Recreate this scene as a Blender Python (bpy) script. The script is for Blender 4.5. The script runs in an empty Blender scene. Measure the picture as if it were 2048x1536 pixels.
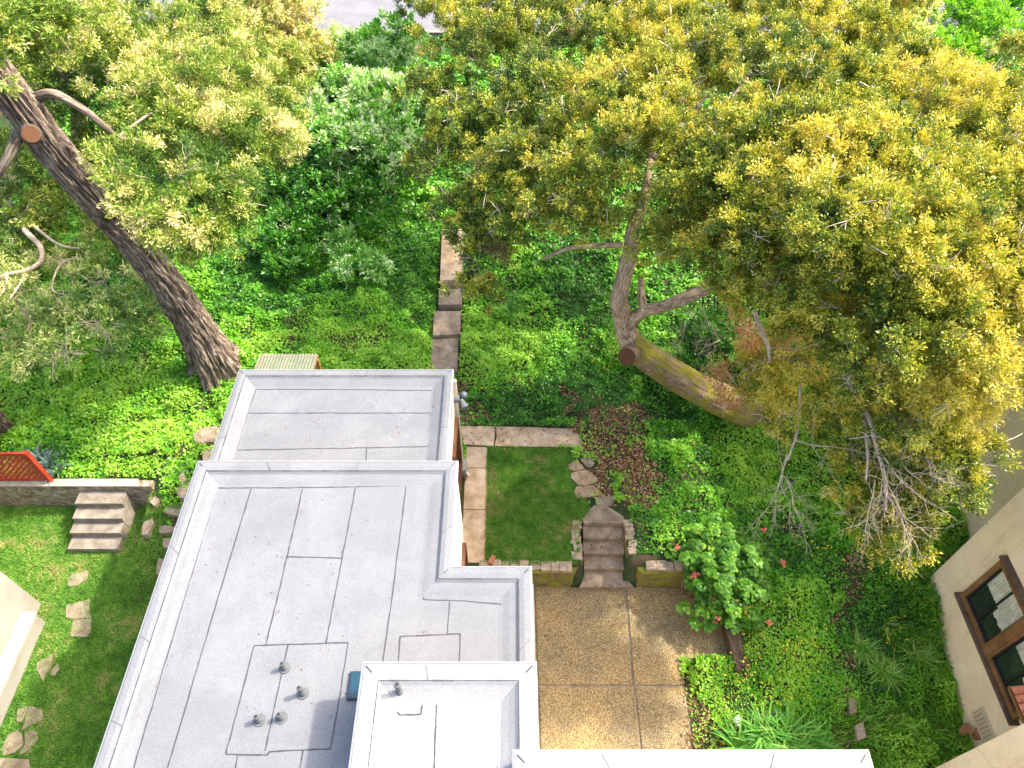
import bpy, bmesh, math
import numpy as np
from mathutils import Vector
R = math.radians
rng = np.random.default_rng(11)
SC = bpy.context.scene
COL = SC.collection

# ------------------------------------------------------------------ camera, sky, sun, exposure
H = 18.0
F = 1422.0
cam = bpy.data.cameras.new("camera")
camo = bpy.data.objects.new("camera", cam)
COL.objects.link(camo)
camo.location = (0, 0, H)
camo.rotation_euler = (R(40), 0, 0)
cam.sensor_width = 36
cam.lens = F / 2048 * 36
cam.clip_start = 0.1
cam.clip_end = 800
SC.camera = camo
SUN_AZ, SUN_EL = R(20), R(47)
w = bpy.data.worlds.new("World")
SC.world = w
w.use_nodes = True
nt = w.node_tree
sky = nt.nodes.new("ShaderNodeTexSky")
sky.sky_type = 'NISHITA'
sky.sun_disc = False
sky.sun_elevation = SUN_EL
sky.sun_rotation = math.pi / 2 - SUN_AZ
sky.air_density = 1.25
sky.dust_density = 5.5
sky.ozone_density = 0.6
nt.links.new(sky.outputs[0], nt.nodes["Background"].inputs[0])
nt.nodes["Background"].inputs[1].default_value = 0.15
sl = bpy.data.lights.new("sun", 'SUN')
sl.energy = 2.0
sl.angle = R(2.5)
sl.color = (1.0, 0.93, 0.80)
so = bpy.data.objects.new("sun", sl)
COL.objects.link(so)
sv = Vector((math.cos(SUN_EL) * math.cos(SUN_AZ), math.cos(SUN_EL) * math.sin(SUN_AZ), math.sin(SUN_EL)))
so.rotation_euler = sv.to_track_quat('Z', 'Y').to_euler()
so.location = (30, 20, 40)
SC.view_settings.view_transform = 'Standard'
SC.view_settings.look = 'None'
SC.view_settings.exposure = 2.15
SC.view_settings.gamma = 1.0

# ------------------------------------------------------------------ helpers
CT, ST = math.cos(R(50)), math.sin(R(50))
def at(u, v, z):
    """the real point at height z seen at a place of the photograph"""
    a = (u - 1024) / F
    b = -(v - 768) / F
    dz = ST - b * CT
    t = (H - z) / dz
    return Vector((a * t, (CT + b * ST) * t, z))
def at2(u, v, z):
    p = at(u, v, z)
    return (p.x, p.y)
def onx(u, v, X):
    b = -(v - 768) / F
    t = X / ((u - 1024) / F)
    return (CT + b * ST) * t, H - t * (ST - b * CT)

def _h(ix, iy, iz, s):
    n = (ix * 374761393 + iy * 668265263 + iz * 2147483647 + s * 1274126177) & 0xffffffff
    n = ((n ^ (n >> 13)) * 1274126177) & 0xffffffff
    n = (n ^ (n >> 16)) & 0xffffffff
    return n / 4294967295.0
def vn(p, s=0):
    p = np.asarray(p, dtype=float)
    i = np.floor(p).astype(np.int64)
    f = p - i
    f = f * f * (3 - 2 * f)
    r = 0
    for dx in (0, 1):
        for dy in (0, 1):
            for dz in (0, 1):
                wgt = (f[:, 0] if dx else 1 - f[:, 0]) * (f[:, 1] if dy else 1 - f[:, 1]) * (f[:, 2] if dz else 1 - f[:, 2])
                r = r + wgt * _h(i[:, 0] + dx, i[:, 1] + dy, i[:, 2] + dz, s)
    return r
def fbm(p, s=0, o=3):
    p = np.asarray(p, dtype=float)
    a, t, r = 1.0, 0.0, 0
    for k in range(o):
        r = r + a * vn(p * (2 ** k), s + k)
        t += a
        a *= .5
    return r / t
def nrm(a):
    return a / np.maximum(np.linalg.norm(a, axis=-1, keepdims=True), 1e-9)
def inpoly(x, y, poly):
    x = np.asarray(x, dtype=float); y = np.asarray(y, dtype=float)
    c = np.zeros(x.shape, bool)
    n = len(poly)
    for i in range(n):
        x0, y0 = poly[i][0], poly[i][1]
        x1, y1 = poly[(i + 1) % n][0], poly[(i + 1) % n][1]
        k = ((y0 > y) != (y1 > y)) & (x < (x1 - x0) * (y - y0) / (y1 - y0 + 1e-12) + x0)
        c ^= k
    return c

def link(name, me, mat=None, parent=None, label=None, cat=None, group=None, kind=None):
    o = bpy.data.objects.new(name, me)
    COL.objects.link(o)
    if mat is not None and me is not None:
        for m in (mat if isinstance(mat, (list, tuple)) else [mat]):
            me.materials.append(m)
    if parent is not None:
        o.parent = parent
        o.matrix_parent_inverse = parent.matrix_basis.inverted()
    if label: o["label"] = label
    if cat: o["category"] = cat
    if group: o["group"] = group
    if kind: o["kind"] = kind
    return o
def empty(name, loc, label, cat, group=None):
    o = link(name, None, None, None, label, cat, group)
    o.location = loc
    o.empty_display_size = .3
    bpy.context.view_layer.update()
    return o
def mesh_np(name, V, loops, sizes, tint=None, smooth=False, uv=None):
    me = bpy.data.meshes.new(name)
    V = np.asarray(V, dtype=np.float32)
    loops = np.asarray(loops, dtype=np.int32).ravel()
    sizes = np.asarray(sizes, dtype=np.int32)
    me.vertices.add(len(V))
    me.vertices.foreach_set("co", V.ravel())
    me.loops.add(len(loops))
    me.loops.foreach_set("vertex_index", loops)
    me.polygons.add(len(sizes))
    st = np.concatenate([[0], np.cumsum(sizes)[:-1]]).astype(np.int32)
    me.polygons.foreach_set("loop_start", st)
    me.polygons.foreach_set("loop_total", sizes)
    if smooth:
        me.polygons.foreach_set("use_smooth", np.ones(len(sizes), bool))
    me.update(calc_edges=True)
    if tint is not None:
        a = me.attributes.new("tint", 'FLOAT', 'FACE')
        a.data.foreach_set("value", np.asarray(tint, dtype=np.float32))
    if uv is not None:
        l = me.uv_layers.new(name="UVMap")
        l.data.foreach_set("uv", np.asarray(uv, dtype=np.float32).ravel())
    return me
class MB:
    """collects faces for one mesh"""
    def __init__(s):
        s.v = []; s.f = []; s.mi = []
    def face(s, pts, mi=0):
        b = len(s.v)
        s.v += [tuple(p) for p in pts]
        s.f.append(tuple(range(b, b + len(pts)))); s.mi.append(mi)
    def box(s, a, b, mi=0):
        x0, y0, z0 = a; x1, y1, z1 = b
        P = [(x0, y0, z0), (x1, y0, z0), (x1, y1, z0), (x0, y1, z0), (x0, y0, z1), (x1, y0, z1), (x1, y1, z1), (x0, y1, z1)]
        n = len(s.v); s.v += P
        for q in ((3, 2, 1, 0), (4, 5, 6, 7), (0, 1, 5, 4), (1, 2, 6, 5), (2, 3, 7, 6), (3, 0, 4, 7)):
            s.f.append(tuple(n + i for i in q)); s.mi.append(mi)
    def prism(s, poly, z0, z1, mi=0, bottom=True):
        n = len(poly); b = len(s.v)
        z0f = z0 if callable(z0) else (lambda x, y: z0)
        z1f = z1 if callable(z1) else (lambda x, y: z1)
        s.v += [(p[0], p[1], z0f(p[0], p[1])) for p in poly] + [(p[0], p[1], z1f(p[0], p[1])) for p in poly]
        for i in range(n):
            j = (i + 1) % n
            s.f.append((b + i, b + j, b + n + j, b + n + i)); s.mi.append(mi)
        s.f.append(tuple(b + n + i for i in range(n))); s.mi.append(mi)
        if bottom:
            s.f.append(tuple(b + i for i in reversed(range(n)))); s.mi.append(mi)
    def beam(s, a, b, wx, wz, mi=0, up=(0, 0, 1)):
        a = Vector(a); b = Vector(b); d = (b - a).normalized()
        u = Vector(up)
        if abs(d.dot(u)) > .95: u = Vector((0, 1, 0))
        x = d.cross(u).normalized(); y = x.cross(d).normalized()
        n = len(s.v)
        for p in (a, b):
            for sx, sy in ((-1, -1), (1, -1), (1, 1), (-1, 1)):
                s.v.append(tuple(p + x * sx * wx / 2 + y * sy * wz / 2))
        for q in ((3, 2, 1, 0), (4, 5, 6, 7), (0, 1, 5, 4), (1, 2, 6, 5), (2, 3, 7, 6), (3, 0, 4, 7)):
            s.f.append(tuple(n + i for i in q)); s.mi.append(mi)
    def cyl(s, a, b, r0, r1, n=16, mi=0, caps=True):
        a = Vector(a); b = Vector(b); d = (b - a).normalized()
        u = Vector((0, 0, 1)) if abs(d.z) < .9 else Vector((1, 0, 0))
        x = d.cross(u).normalized(); y = x.cross(d).normalized()
        k = len(s.v)
        for p, r in ((a, r0), (b, r1)):
            for i in range(n):
                t = 2 * math.pi * i / n
                s.v.append(tuple(p + x * r * math.cos(t) + y * r * math.sin(t)))
        for i in range(n):
            j = (i + 1) % n
            s.f.append((k + i, k + j, k + n + j, k + n + i)); s.mi.append(mi)
        if caps:
            s.f.append(tuple(k + n + i for i in range(n))); s.mi.append(mi)
            s.f.append(tuple(k + i for i in reversed(range(n)))); s.mi.append(mi)
    def build(s, name, mat=None, parent=None, bevel=0, smooth=False, **kw):
        me = bpy.data.meshes.new(name)
        me.from_pydata(s.v, [], s.f)
        if any(s.mi): me.polygons.foreach_set("material_index", s.mi)
        bm = bmesh.new(); bm.from_mesh(me)
        bmesh.ops.remove_doubles(bm, verts=bm.verts, dist=1e-5)
        bmesh.ops.recalc_face_normals(bm, faces=bm.faces)
        if bevel:
            bmesh.ops.bevel(bm, geom=list(bm.edges), offset=bevel, segments=2, affect='EDGES', profile=.6)
        bm.to_mesh(me); bm.free()
        if smooth: me.polygons.foreach_set("use_smooth", [True] * len(me.polygons))
        me.update()
        return link(name, me, mat, parent, **kw)

def crom(pts, n):
    """smooth path through points; rows are x y z r"""
    P = np.array(pts, dtype=float)
    if len(P) < 3:
        t = np.linspace(0, 1, n)[:, None]
        return P[0] * (1 - t) + P[-1] * t
    Q = np.vstack([2 * P[0] - P[1], P, 2 * P[-1] - P[-2]])
    out = []
    m = len(P) - 1
    for k in range(n):
        g = k / (n - 1) * m
        i = min(int(g), m - 1); t = g - i
        a, b, c, d = Q[i], Q[i + 1], Q[i + 2], Q[i + 3]
        out.append(.5 * ((2 * b) + (c - a) * t + (2 * a - 5 * b + 4 * c - d) * t * t + (3 * b - a - 3 * c + d) * t ** 3))
    return np.array(out)
class Tubes:
    def __init__(s):
        s.V = []; s.F = []; s.U = []; s.n = 0
    def add(s, pts, seg=8, n=None, ridge=0, seed=0, flare=0, rough=0, close=True):
        P = crom(pts, n or max(2, len(pts) * 4))
        C, rad = P[:, :3], np.maximum(P[:, 3], .0015)
        T = nrm(np.gradient(C, axis=0))
        up = np.array([0, 0, 1.]) if abs(T[0][2]) < .9 else np.array([1., 0, 0])
        x = np.cross(T[0], up); x /= np.linalg.norm(x)
        L = np.concatenate([[0], np.cumsum(np.linalg.norm(np.diff(C, axis=0), axis=1))])
        rows = []
        th = np.arange(seg) / seg * 2 * math.pi
        for i in range(len(C)):
            x = x - T[i] * x.dot(T[i]); x /= np.linalg.norm(x)
            y = np.cross(T[i], x)
            rr = np.full(seg, rad[i])
            if ridge or rough or flare:
                q = np.stack([np.cos(th) * rad[0] * 5 + 7, np.sin(th) * rad[0] * 5 + 7, np.full(seg, L[i] * 1.1)], 1)
                if ridge:
                    wv = fbm(q * .7, seed + 9, 2) * 2.2
                    q2 = q.copy(); q2[:, :2] *= 2.6; q2[:, :2] += wv[:, None]; q2[:, 2] *= 1.15
                    rd = 1 - np.abs(2 * fbm(q2, seed, 3) - 1) * 2.2
                    rr = rr + ridge * (np.clip(rd, -.3, 1) - .5)
                if rough:
                    rr = rr * (1 + rough * (fbm(q * .5, seed + 3, 3) - .5))
                if flare:
                    rr = rr * (1 + flare * math.exp(-L[i] / .75) * (1 + .55 * np.sin(th * 5 + seed)))
            rows.append(C[i] + np.outer(np.cos(th) * rr, x) + np.outer(np.sin(th) * rr, y))
        V = np.vstack(rows); m = len(C)
        i, j = np.meshgrid(np.arange(m - 1), np.arange(seg), indexing='ij')
        i = i.ravel(); j = j.ravel(); j2 = (j + 1) % seg
        Fq = np.stack([i * seg + j, i * seg + j2, (i + 1) * seg + j2, (i + 1) * seg + j], 1) + s.n
        ju = (j + 1)
        uv = np.stack([np.stack([j / seg, L[i]], 1), np.stack([ju / seg, L[i]], 1), np.stack([ju / seg, L[i + 1]], 1), np.stack([j / seg, L[i + 1]], 1)], 1)
        uv[:, :, 0] *= 2 * math.pi * rad[0]
        s.V.append(V); s.F.append(Fq); s.U.append(uv.reshape(-1, 2)); s.n += len(V)
    def build(s, name, mat, parent=None, **kw):
        V = np.vstack(s.V); Fq = np.vstack(s.F); U = np.vstack(s.U)
        return link(name, mesh_np(name, V, Fq, np.full(len(Fq), 4), smooth=True, uv=U), mat, parent, **kw)

def leaf_arrays(P, D, N, L, W, shape='diamond'):
    """P base, D direction along the leaf, N rough normal"""
    D = nrm(D); S = nrm(np.cross(D, N)); n = len(P)
    L = np.broadcast_to(np.asarray(L, float), (n,))[:, None]; W = np.broadcast_to(np.asarray(W, float), (n,))[:, None]
    if shape == 'diamond':
        V = np.stack([P, P + D * L * .45 + S * W * .5, P + D * L, P + D * L * .45 - S * W * .5], 1)
    elif shape == 'blade':
        up = np.cross(S, D)
        m = P + D * L * .5 + up * L * .05
        V = np.stack([P + S * W * .4, m + S * W * .5, P + D * L, m - S * W * .5, P - S * W * .4], 1)
    elif shape == 'hex':
        a = np.arange(7) / 7 * 2 * math.pi
        V = np.stack([P + D * L * .5 * math.cos(t) + S * W * .5 * math.sin(t) for t in a], 1)
    return V
def leaf_object(name, chunks, mat, parent=None, **kw):
    Vs, Ls, Ss, Ts = [], [], [], []
    b = 0
    for V, t in chunks:
        n, k = V.shape[:2]
        Vs.append(V.reshape(-1, 3)); Ls.append(np.arange(n * k) + b); Ss.append(np.full(n, k)); Ts.append(np.broadcast_to(t, (n,)))
        b += n * k
    me = mesh_np(name, np.vstack(Vs), np.concatenate(Ls), np.concatenate(Ss), tint=np.concatenate(Ts))
    return link(name, me, mat, parent, **kw)
def rdir(n):
    return nrm(rng.normal(size=(n, 3)))
def sprigs(P, D, k, L, W, tint, spread=.8, up=.5, stem=.12, tj=.17):
    """k leaves about every sprig"""
    n = len(P)
    Pk = np.repeat(P, k, 0); Dk = np.repeat(nrm(D), k, 0)
    tt = rng.random((n * k, 1))
    Pk = Pk + Dk * stem * tt + rng.normal(size=Pk.shape) * stem * .25
    d = nrm(Dk + rdir(n * k) * spread)
    N = nrm(rdir(n * k) * .8 + np.array([0, 0, up]))
    l = L * rng.uniform(.65, 1.25, n * k)
    return leaf_arrays(Pk, d, N, l, l * (W / L)), np.clip(np.repeat(tint, k) + rng.normal(size=n * k) * tj, 0, 1)

# ------------------------------------------------------------------ materials
def newmat(name):
    m = bpy.data.materials.new(name); m.use_nodes = True
    nt = m.node_tree; b = nt.nodes["Principled BSDF"]
    return m, nt, b
def N(nt, t, **kw):
    n = nt.nodes.new(t)
    for k, v in kw.items():
        if k.startswith('i_'): n.inputs[k[2:].replace('_', ' ')].default_value = v
        else: setattr(n, k, v)
    return n
def ramp(nt, stops, fac=None, interp='LINEAR'):
    r = nt.nodes.new("ShaderNodeValToRGB")
    r.color_ramp.interpolation = interp
    e = r.color_ramp.elements
    while len(e) < len(stops): e.new(.5)
    for i, (p, c) in enumerate(stops):
        e[i].position = p; e[i].color = (*c, 1)
    if fac is not None: nt.links.new(fac, r.inputs[0])
    return r
def coords(nt, scale=(1, 1, 1), kind='Object'):
    c = nt.nodes.new("ShaderNodeTexCoord"); m = nt.nodes.new("ShaderNodeMapping")
    m.inputs['Scale'].default_value = scale
    nt.links.new(c.outputs[kind], m.inputs[0])
    return m.outputs[0]
def noise(nt, vec, scale, detail=4, rough=.6, dist=0):
    n = nt.nodes.new("ShaderNodeTexNoise")
    n.inputs['Scale'].default_value = scale; n.inputs['Detail'].default_value = detail
    n.inputs['Roughness'].default_value = rough; n.inputs['Distortion'].default_value = dist
    nt.links.new(vec, n.inputs['Vector'])
    return n.outputs['Fac']
def mix(nt, fac, a, b, mode='MIX'):
    m = nt.nodes.new("ShaderNodeMix"); m.data_type = 'RGBA'; m.blend_type = mode
    for s, i in ((fac, 0), (a, 6), (b, 7)):
        if hasattr(s, 'links'): nt.links.new(s, m.inputs[i])
        elif i == 0: m.inputs[0].default_value = s
        else: m.inputs[i].default_value = (*s, 1)
    return m.outputs[2]
def bump(nt, b, h, strength=.5, dist=.02):
    n = nt.nodes.new("ShaderNodeBump"); n.inputs['Strength'].default_value = strength; n.inputs['Distance'].default_value = dist
    nt.links.new(h, n.inputs['Height']); nt.links.new(n.outputs[0], b.inputs['Normal'])
def surf(name, stops, scale=3, rough=.9, bs=.4, bd=.02, fine=60, detail=5, fineamt=.35, dist=.3, spec=.3, streak=0):
    """patchy surface: large noise chooses among the colours, fine grain varies it"""
    m, nt, b = newmat(name)
    v = coords(nt)
    a = noise(nt, v, scale, detail, .62, dist)
    g = noise(nt, v, fine, 3, .6)
    r = ramp(nt, stops, a)
    gr = ramp(nt, [(.3, (1 - fineamt,) * 3), (.7, (1 + fineamt * .6,) * 3)], g)
    c = mix(nt, 1.0, r.outputs[0], gr.outputs[0], 'MULTIPLY')
    if streak:
        sn = noise(nt, coords(nt, (3.5, 3.5, .35)), 1.6, 6, .7, .3)
        c = mix(nt, ramp(nt, [(.55, (0, 0, 0)), (.75, (streak,) * 3)], sn).outputs[0], c, (.22, .18, .12))
        cr = nt.nodes.new("ShaderNodeTexVoronoi"); cr.feature = 'DISTANCE_TO_EDGE'; cr.inputs['Scale'].default_value = .16
        nt.links.new(coords(nt), cr.inputs['Vector'])
        c = mix(nt, ramp(nt, [(.0, (.22,) * 3), (.0015, (0, 0, 0))], cr.outputs['Distance']).outputs[0], c, (.25, .2, .14))
    nt.links.new(c, b.inputs['Base Color'])
    b.inputs['Roughness'].default_value = rough
    b.inputs['Specular IOR Level'].default_value = spec
    bump(nt, b, g, bs, bd)
    return m
def leafmat(name, stops, trans=.35, rough=.45, spec=.35, patch=None):
    m, nt, b = newmat(name)
    at_ = N(nt, "ShaderNodeAttribute", attribute_name="tint")
    r = ramp(nt, stops, at_.outputs['Fac'])
    c = r.outputs[0]
    if patch:
        c = mix(nt, ramp(nt, [(patch[2], (0, 0, 0)), (patch[2] + .08, (.75, .75, .75))], noise(nt, coords(nt), patch[0], 6, .7)).outputs[0], c, patch[1])
    nt.links.new(c, b.inputs['Base Color'])
    b.inputs['Roughness'].default_value = rough
    b.inputs['Specular IOR Level'].default_value = spec
    t = N(nt, "ShaderNodeBsdfTranslucent")
    nt.links.new(mix(nt, 1.0, c, (1.35, 1.3, .6), 'MULTIPLY'), t.inputs[0])
    ms = N(nt, "ShaderNodeMixShader"); ms.inputs[0].default_value = trans
    nt.links.new(b.outputs[0], ms.inputs[1]); nt.links.new(t.outputs[0], ms.inputs[2])
    nt.links.new(ms.outputs[0], nt.nodes['Material Output'].inputs[0])
    return m
def plain(name, c, rough=.5, metal=0, spec=.5, var=.15):
    m, nt, b = newmat(name)
    g = noise(nt, coords(nt), 14, 4)
    r = ramp(nt, [(.3, tuple(x * (1 - var) for x in c)), (.7, tuple(min(1, x * (1 + var)) for x in c))], g)
    nt.links.new(r.outputs[0], b.inputs['Base Color'])
    b.inputs['Roughness'].default_value = rough; b.inputs['Metallic'].default_value = metal
    b.inputs['Specular IOR Level'].default_value = spec
    return m
def barkmat(name, stops, su=9, sv_=1.3, moss=None, bs=.9, bd=.03):
    m, nt, b = newmat(name)
    v = coords(nt, (su, sv_, 1), 'UV')
    a = noise(nt, v, 2.4, 7, .68, .8)
    r = ramp(nt, stops, a)
    c = r.outputs[0]
    big = noise(nt, coords(nt), 1.6, 3)
    if moss:
        c = mix(nt, ramp(nt, [(moss[0], (0, 0, 0)), (moss[0] + .12, (1, 1, 1))], noise(nt, coords(nt), 2.2, 5, .7, .4)).outputs[0], c, moss[1])
    c = mix(nt, 1.0, c, ramp(nt, [(.3, (.75, .72, .7)), (.7, (1.2, 1.15, 1.1))], big).outputs[0], 'MULTIPLY')
    nt.links.new(c, b.inputs['Base Color'])
    b.inputs['Roughness'].default_value = .9
    bump(nt, b, a, bs, bd)
    return m
M = {}
M['soil'] = surf('soil', [(.3, (.02, .04, .010)), (.48, (.03, .06, .014)), (.60, (.075, .05, .03)), (.75, (.11, .075, .045))], 2.2, .95, .8, .04, 40)
M['turf'] = surf('turf', [(.3, (.05, .11, .02)), (.55, (.085, .16, .03)), (.75, (.14, .15, .05))], 2.5, .95, .8, .03, 70)
M['asphalt'] = surf('asphalt', [(.3, (.12, .12, .135)), (.7, (.17, .17, .185))], .8, .9, .3, .01, 60)
M['stucco'] = surf('stucco', [(.3, (.74, .60, .43)), (.55, (.82, .68, .50)), (.75, (.86, .74, .56))], 1.3, .92, .5, .012, 34, fineamt=.10, streak=.35)
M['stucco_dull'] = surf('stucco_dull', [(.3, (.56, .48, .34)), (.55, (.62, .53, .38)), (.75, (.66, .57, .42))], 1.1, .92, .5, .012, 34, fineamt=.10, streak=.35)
M['cream'] = surf('cream', [(.3, (.52, .46, .37)), (.7, (.58, .53, .44))], 1.5, .85, .3, .01, 40, fineamt=.06)
M['white_wall'] = surf('white_wall', [(.25, (.22, .19, .15)), (.45, (.27, .252, .215)), (.7, (.295, .28, .245))], 1.1, .85, .3, .01, 30, fineamt=.05)
def roofmat(name, c0, c1):
    m, nt, b = newmat(name)
    v = coords(nt)
    a = noise(nt, v, .7, 4, .6, .5)
    st = noise(nt, v, 1.1, 6, .7, 1.0)
    g = noise(nt, v, 55, 3, .7)
    r = ramp(nt, [(.35, c0), (.65, c1)], a)
    c = mix(nt, ramp(nt, [(.50, (0, 0, 0)), (.58, (.28, .28, .28)), (.66, (.12, .12, .12)), (.85, (.5, .5, .5))], st).outputs[0], r.outputs[0], tuple(x * .8 for x in c0))
    c = mix(nt, 1.0, c, ramp(nt, [(.3, (.72,) * 3), (.7, (1.2,) * 3)], g).outputs[0], 'MULTIPLY')
    nt.links.new(c, b.inputs['Base Color']); b.inputs['Roughness'].default_value = .75
    bm_ = mix(nt, .35, noise(nt, v, 3.5, 3), g)
    bump(nt, b, bm_, .35, .03)
    return m
M['roof'] = roofmat('roof_membrane', (.122, .127, .139), (.150, .155, .166))
M['roof2'] = roofmat('roof_membrane_light', (.190, .192, .198), (.225, .227, .232))
M['seam'] = plain('seam_tar', (.035, .035, .045), .7)
M['metal_edge'] = plain('metal_edge', (.32, .33, .35), .45, .2)
M['lead'] = plain('lead_flashing', (.085, .093, .10), .7, 0)
M['black'] = plain('black', (.012, .012, .014), .5)
M['brown_wood'] = surf('brown_wood', [(.3, (.13, .06, .025)), (.55, (.22, .11, .045)), (.75, (.30, .17, .07))], 3, .7, .3, .006, 50)
M['dark_wood'] = surf('dark_wood', [(.3, (.07, .045, .03)), (.6, (.14, .09, .06)), (.75, (.20, .16, .12))], 3, .75, .3, .006, 50)
M['red_wood'] = surf('red_wood', [(.3, (.08, .03, .015)), (.6, (.14, .055, .025)), (.75, (.19, .085, .04))], 3, .6, .3, .006, 50)
M['red_paint'] = surf('red_paint', [(.3, (.30, .03, .015)), (.6, (.42, .045, .02)), (.8, (.34, .09, .05))], 2.5, .6, .3, .006, 40, fineamt=.2)
M['glass'] = plain('window_glass', (.02, .03, .025), .06, 0, .9)
M['skylight'] = plain('skylight_pane', (.004, .035, .055), .12, 0, .8)
M['curtain'] = surf('curtain', [(.3, (.36, .36, .30)), (.6, (.55, .55, .48))], 4, .9, .2, .01, 20)
M['tile'] = surf('clay_tile', [(.3, (.30, .10, .06)), (.55, (.42, .16, .09)), (.75, (.52, .25, .16))], 5, .85, .4, .01, 40)
M['timber'] = surf('timber', [(.3, (.05, .035, .025)), (.55, (.11, .075, .05)), (.75, (.17, .13, .08))], 3, .9, .6, .02, 30, dist=2)
M['step_concrete'] = surf('step_concrete', [(.3, (.13, .11, .085)), (.5, (.22, .19, .15)), (.7, (.29, .255, .21))], 3, .92, .5, .015, 45, fineamt=.3)
M['dark_concrete'] = surf('dark_concrete', [(.3, (.13, .095, .065)), (.5, (.25, .19, .135)), (.7, (.36, .285, .21))], 3.2, .92, .5, .015, 45, fineamt=.35)
M['tan_concrete'] = surf('tan_concrete', [(.3, (.32, .21, .12)), (.5, (.50, .36, .23)), (.7, (.62, .47, .33))], 2.6, .92, .5, .012, 55, fineamt=.3)
M['flag'] = surf('flagstone', [(.3, (.22, .14, .085)), (.5, (.33, .22, .14)), (.7, (.42, .30, .20))], 5, .92, .6, .02, 40, fineamt=.25)
M['grey_flag'] = surf('grey_flagstone', [(.3, (.15, .115, .08)), (.5, (.24, .19, .13)), (.7, (.32, .265, .19))], 5, .92, .6, .02, 40, fineamt=.25)
M['dead'] = leafmat('dead_leaf', [(0, (.08, .035, .015)), (.4, (.20, .09, .035)), (.7, (.36, .20, .10)), (1, (.55, .38, .22))], .1, .8)
M['fl_yellow'] = leafmat('yellow_petal', [(0, (.75, .55, .02)), (1, (.9, .8, .08))], .2, .6)
M['fl_pink'] = leafmat('pink_petal', [(0, (.75, .10, .08)), (1, (.85, .28, .22))], .2, .6)
M['ivy'] = leafmat('ivy_leaf', [(0, (.04, .16, .012)), (.35, (.085, .29, .014)), (.65, (.16, .42, .018)), (1, (.28, .50, .04))], .32, .42, .4)
M['grass'] = leafmat('grass_blade', [(0, (.09, .22, .03)), (.5, (.17, .38, .055)), (.85, (.26, .42, .08)), (1, (.48, .42, .20))], .3, .6, .2)
M['long_grass'] = leafmat('long_grass', [(0, (.04, .16, .012)), (.5, (.13, .33, .03)), (.85, (.27, .48, .06)), (1, (.50, .50, .18))], .3, .45, .4)
M['agapanthus'] = leafmat('strap_leaf', [(0, (.03, .14, .016)), (.5, (.09, .28, .03)), (1, (.22, .38, .06))], .25, .6, .2)
M['agave'] = leafmat('blue_strap_leaf', [(0, (.05, .10, .075)), (1, (.17, .27, .22))], .15, .45, .4)
M['geranium'] = leafmat('round_leaf', [(0, (.02, .09, .008)), (.5, (.07, .21, .012)), (.9, (.2, .40, .03)), (1, (.45, .42, .05))], .25, .5, .3)
M['oak'] = leafmat('oak_leaf', [(0, (.028, .07, .014)), (.3, (.075, .13, .017)), (.55, (.18, .24, .02)), (.78, (.39, .39, .03)), (1, (.64, .52, .09))], .22, .42, .4, patch=(.9, (.30, .20, .09), .60))
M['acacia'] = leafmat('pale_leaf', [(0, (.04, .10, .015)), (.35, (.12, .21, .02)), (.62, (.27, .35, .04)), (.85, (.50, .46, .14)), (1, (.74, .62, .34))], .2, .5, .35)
M['glossy'] = leafmat('glossy_leaf', [(0, (.035, .14, .016)), (.5, (.10, .32, .03)), (.8, (.26, .52, .09)), (1, (.66, .74, .50))], .3, .25, .7)
M['greyleaf'] = leafmat('grey_green_leaf', [(0, (.06, .14, .03)), (.45, (.17, .31, .06)), (.8, (.38, .48, .11)), (1, (.82, .74, .36))], .3, .4, .5)
M['deadspray'] = leafmat('dry_spray', [(0, (.35, .15, .06)), (1, (.60, .33, .16))], .2, .8)
M['bark'] = barkmat('ridged_bark', [(.34, (.02, .014, .01)), (.47, (.10, .073, .055)), (.58, (.26, .21, .165)), (.70, (.52, .43, .34))], 9, .9, bs=1, bd=.05)
M['bark2'] = barkmat('oak_bark', [(.34, (.09, .06, .038)), (.5, (.33, .24, .15)), (.66, (.58, .45, .31))], 5, 2.0, bs=.7)
M['mossbark'] = barkmat('mossy_bark', [(.30, (.08, .05, .03)), (.5, (.22, .16, .10)), (.7, (.36, .28, .19))], 5, 2.2, moss=(.44, (.22, .21, .018)), bs=.8)
M['limb'] = barkmat('limb_bark', [(.3, (.09, .065, .05)), (.5, (.22, .17, .14)), (.7, (.36, .30, .25))], 6, 2)
M['pale_limb'] = barkmat('pale_limb_bark', [(.3, (.26, .19, .13)), (.5, (.45, .36, .27)), (.7, (.60, .50, .39))], 6, 2)
M['twig'] = plain('twig', (.56, .47, .35), .8, var=.3)
M['brown_twig'] = plain('brown_twig', (.22, .15, .10), .8, var=.3)
M['plaster_bit'] = plain('white_litter', (.8, .8, .82), .6)
M['brick'] = surf('brick', [(.3, (.28, .10, .05)), (.7, (.42, .18, .10))], 6, .9, .4, .01, 50)
M['terracotta'] = surf('terracotta', [(.3, (.30, .14, .07)), (.7, (.42, .24, .12))], 6, .9, .4, .01, 50)
def cutmat():
    m, nt, b = newmat('sawn_wood')
    c = nt.nodes.new("ShaderNodeTexCoord"); wv = nt.nodes.new("ShaderNodeTexWave")
    wv.wave_type = 'RINGS'; wv.rings_direction = 'SPHERICAL'
    wv.inputs['Scale'].default_value = 9; wv.inputs['Distortion'].default_value = 3; wv.inputs['Detail'].default_value = 3
    nt.links.new(c.outputs['Object'], wv.inputs[0])
    r = ramp(nt, [(0, (.04, .014, .004)), (.5, (.09, .033, .009)), (1, (.15, .058, .016))], wv.outputs[1])
    nt.links.new(r.outputs[0], b.inputs['Base Color']); b.inputs['Roughness'].default_value = .85
    return m
M['cut'] = cutmat()
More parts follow.
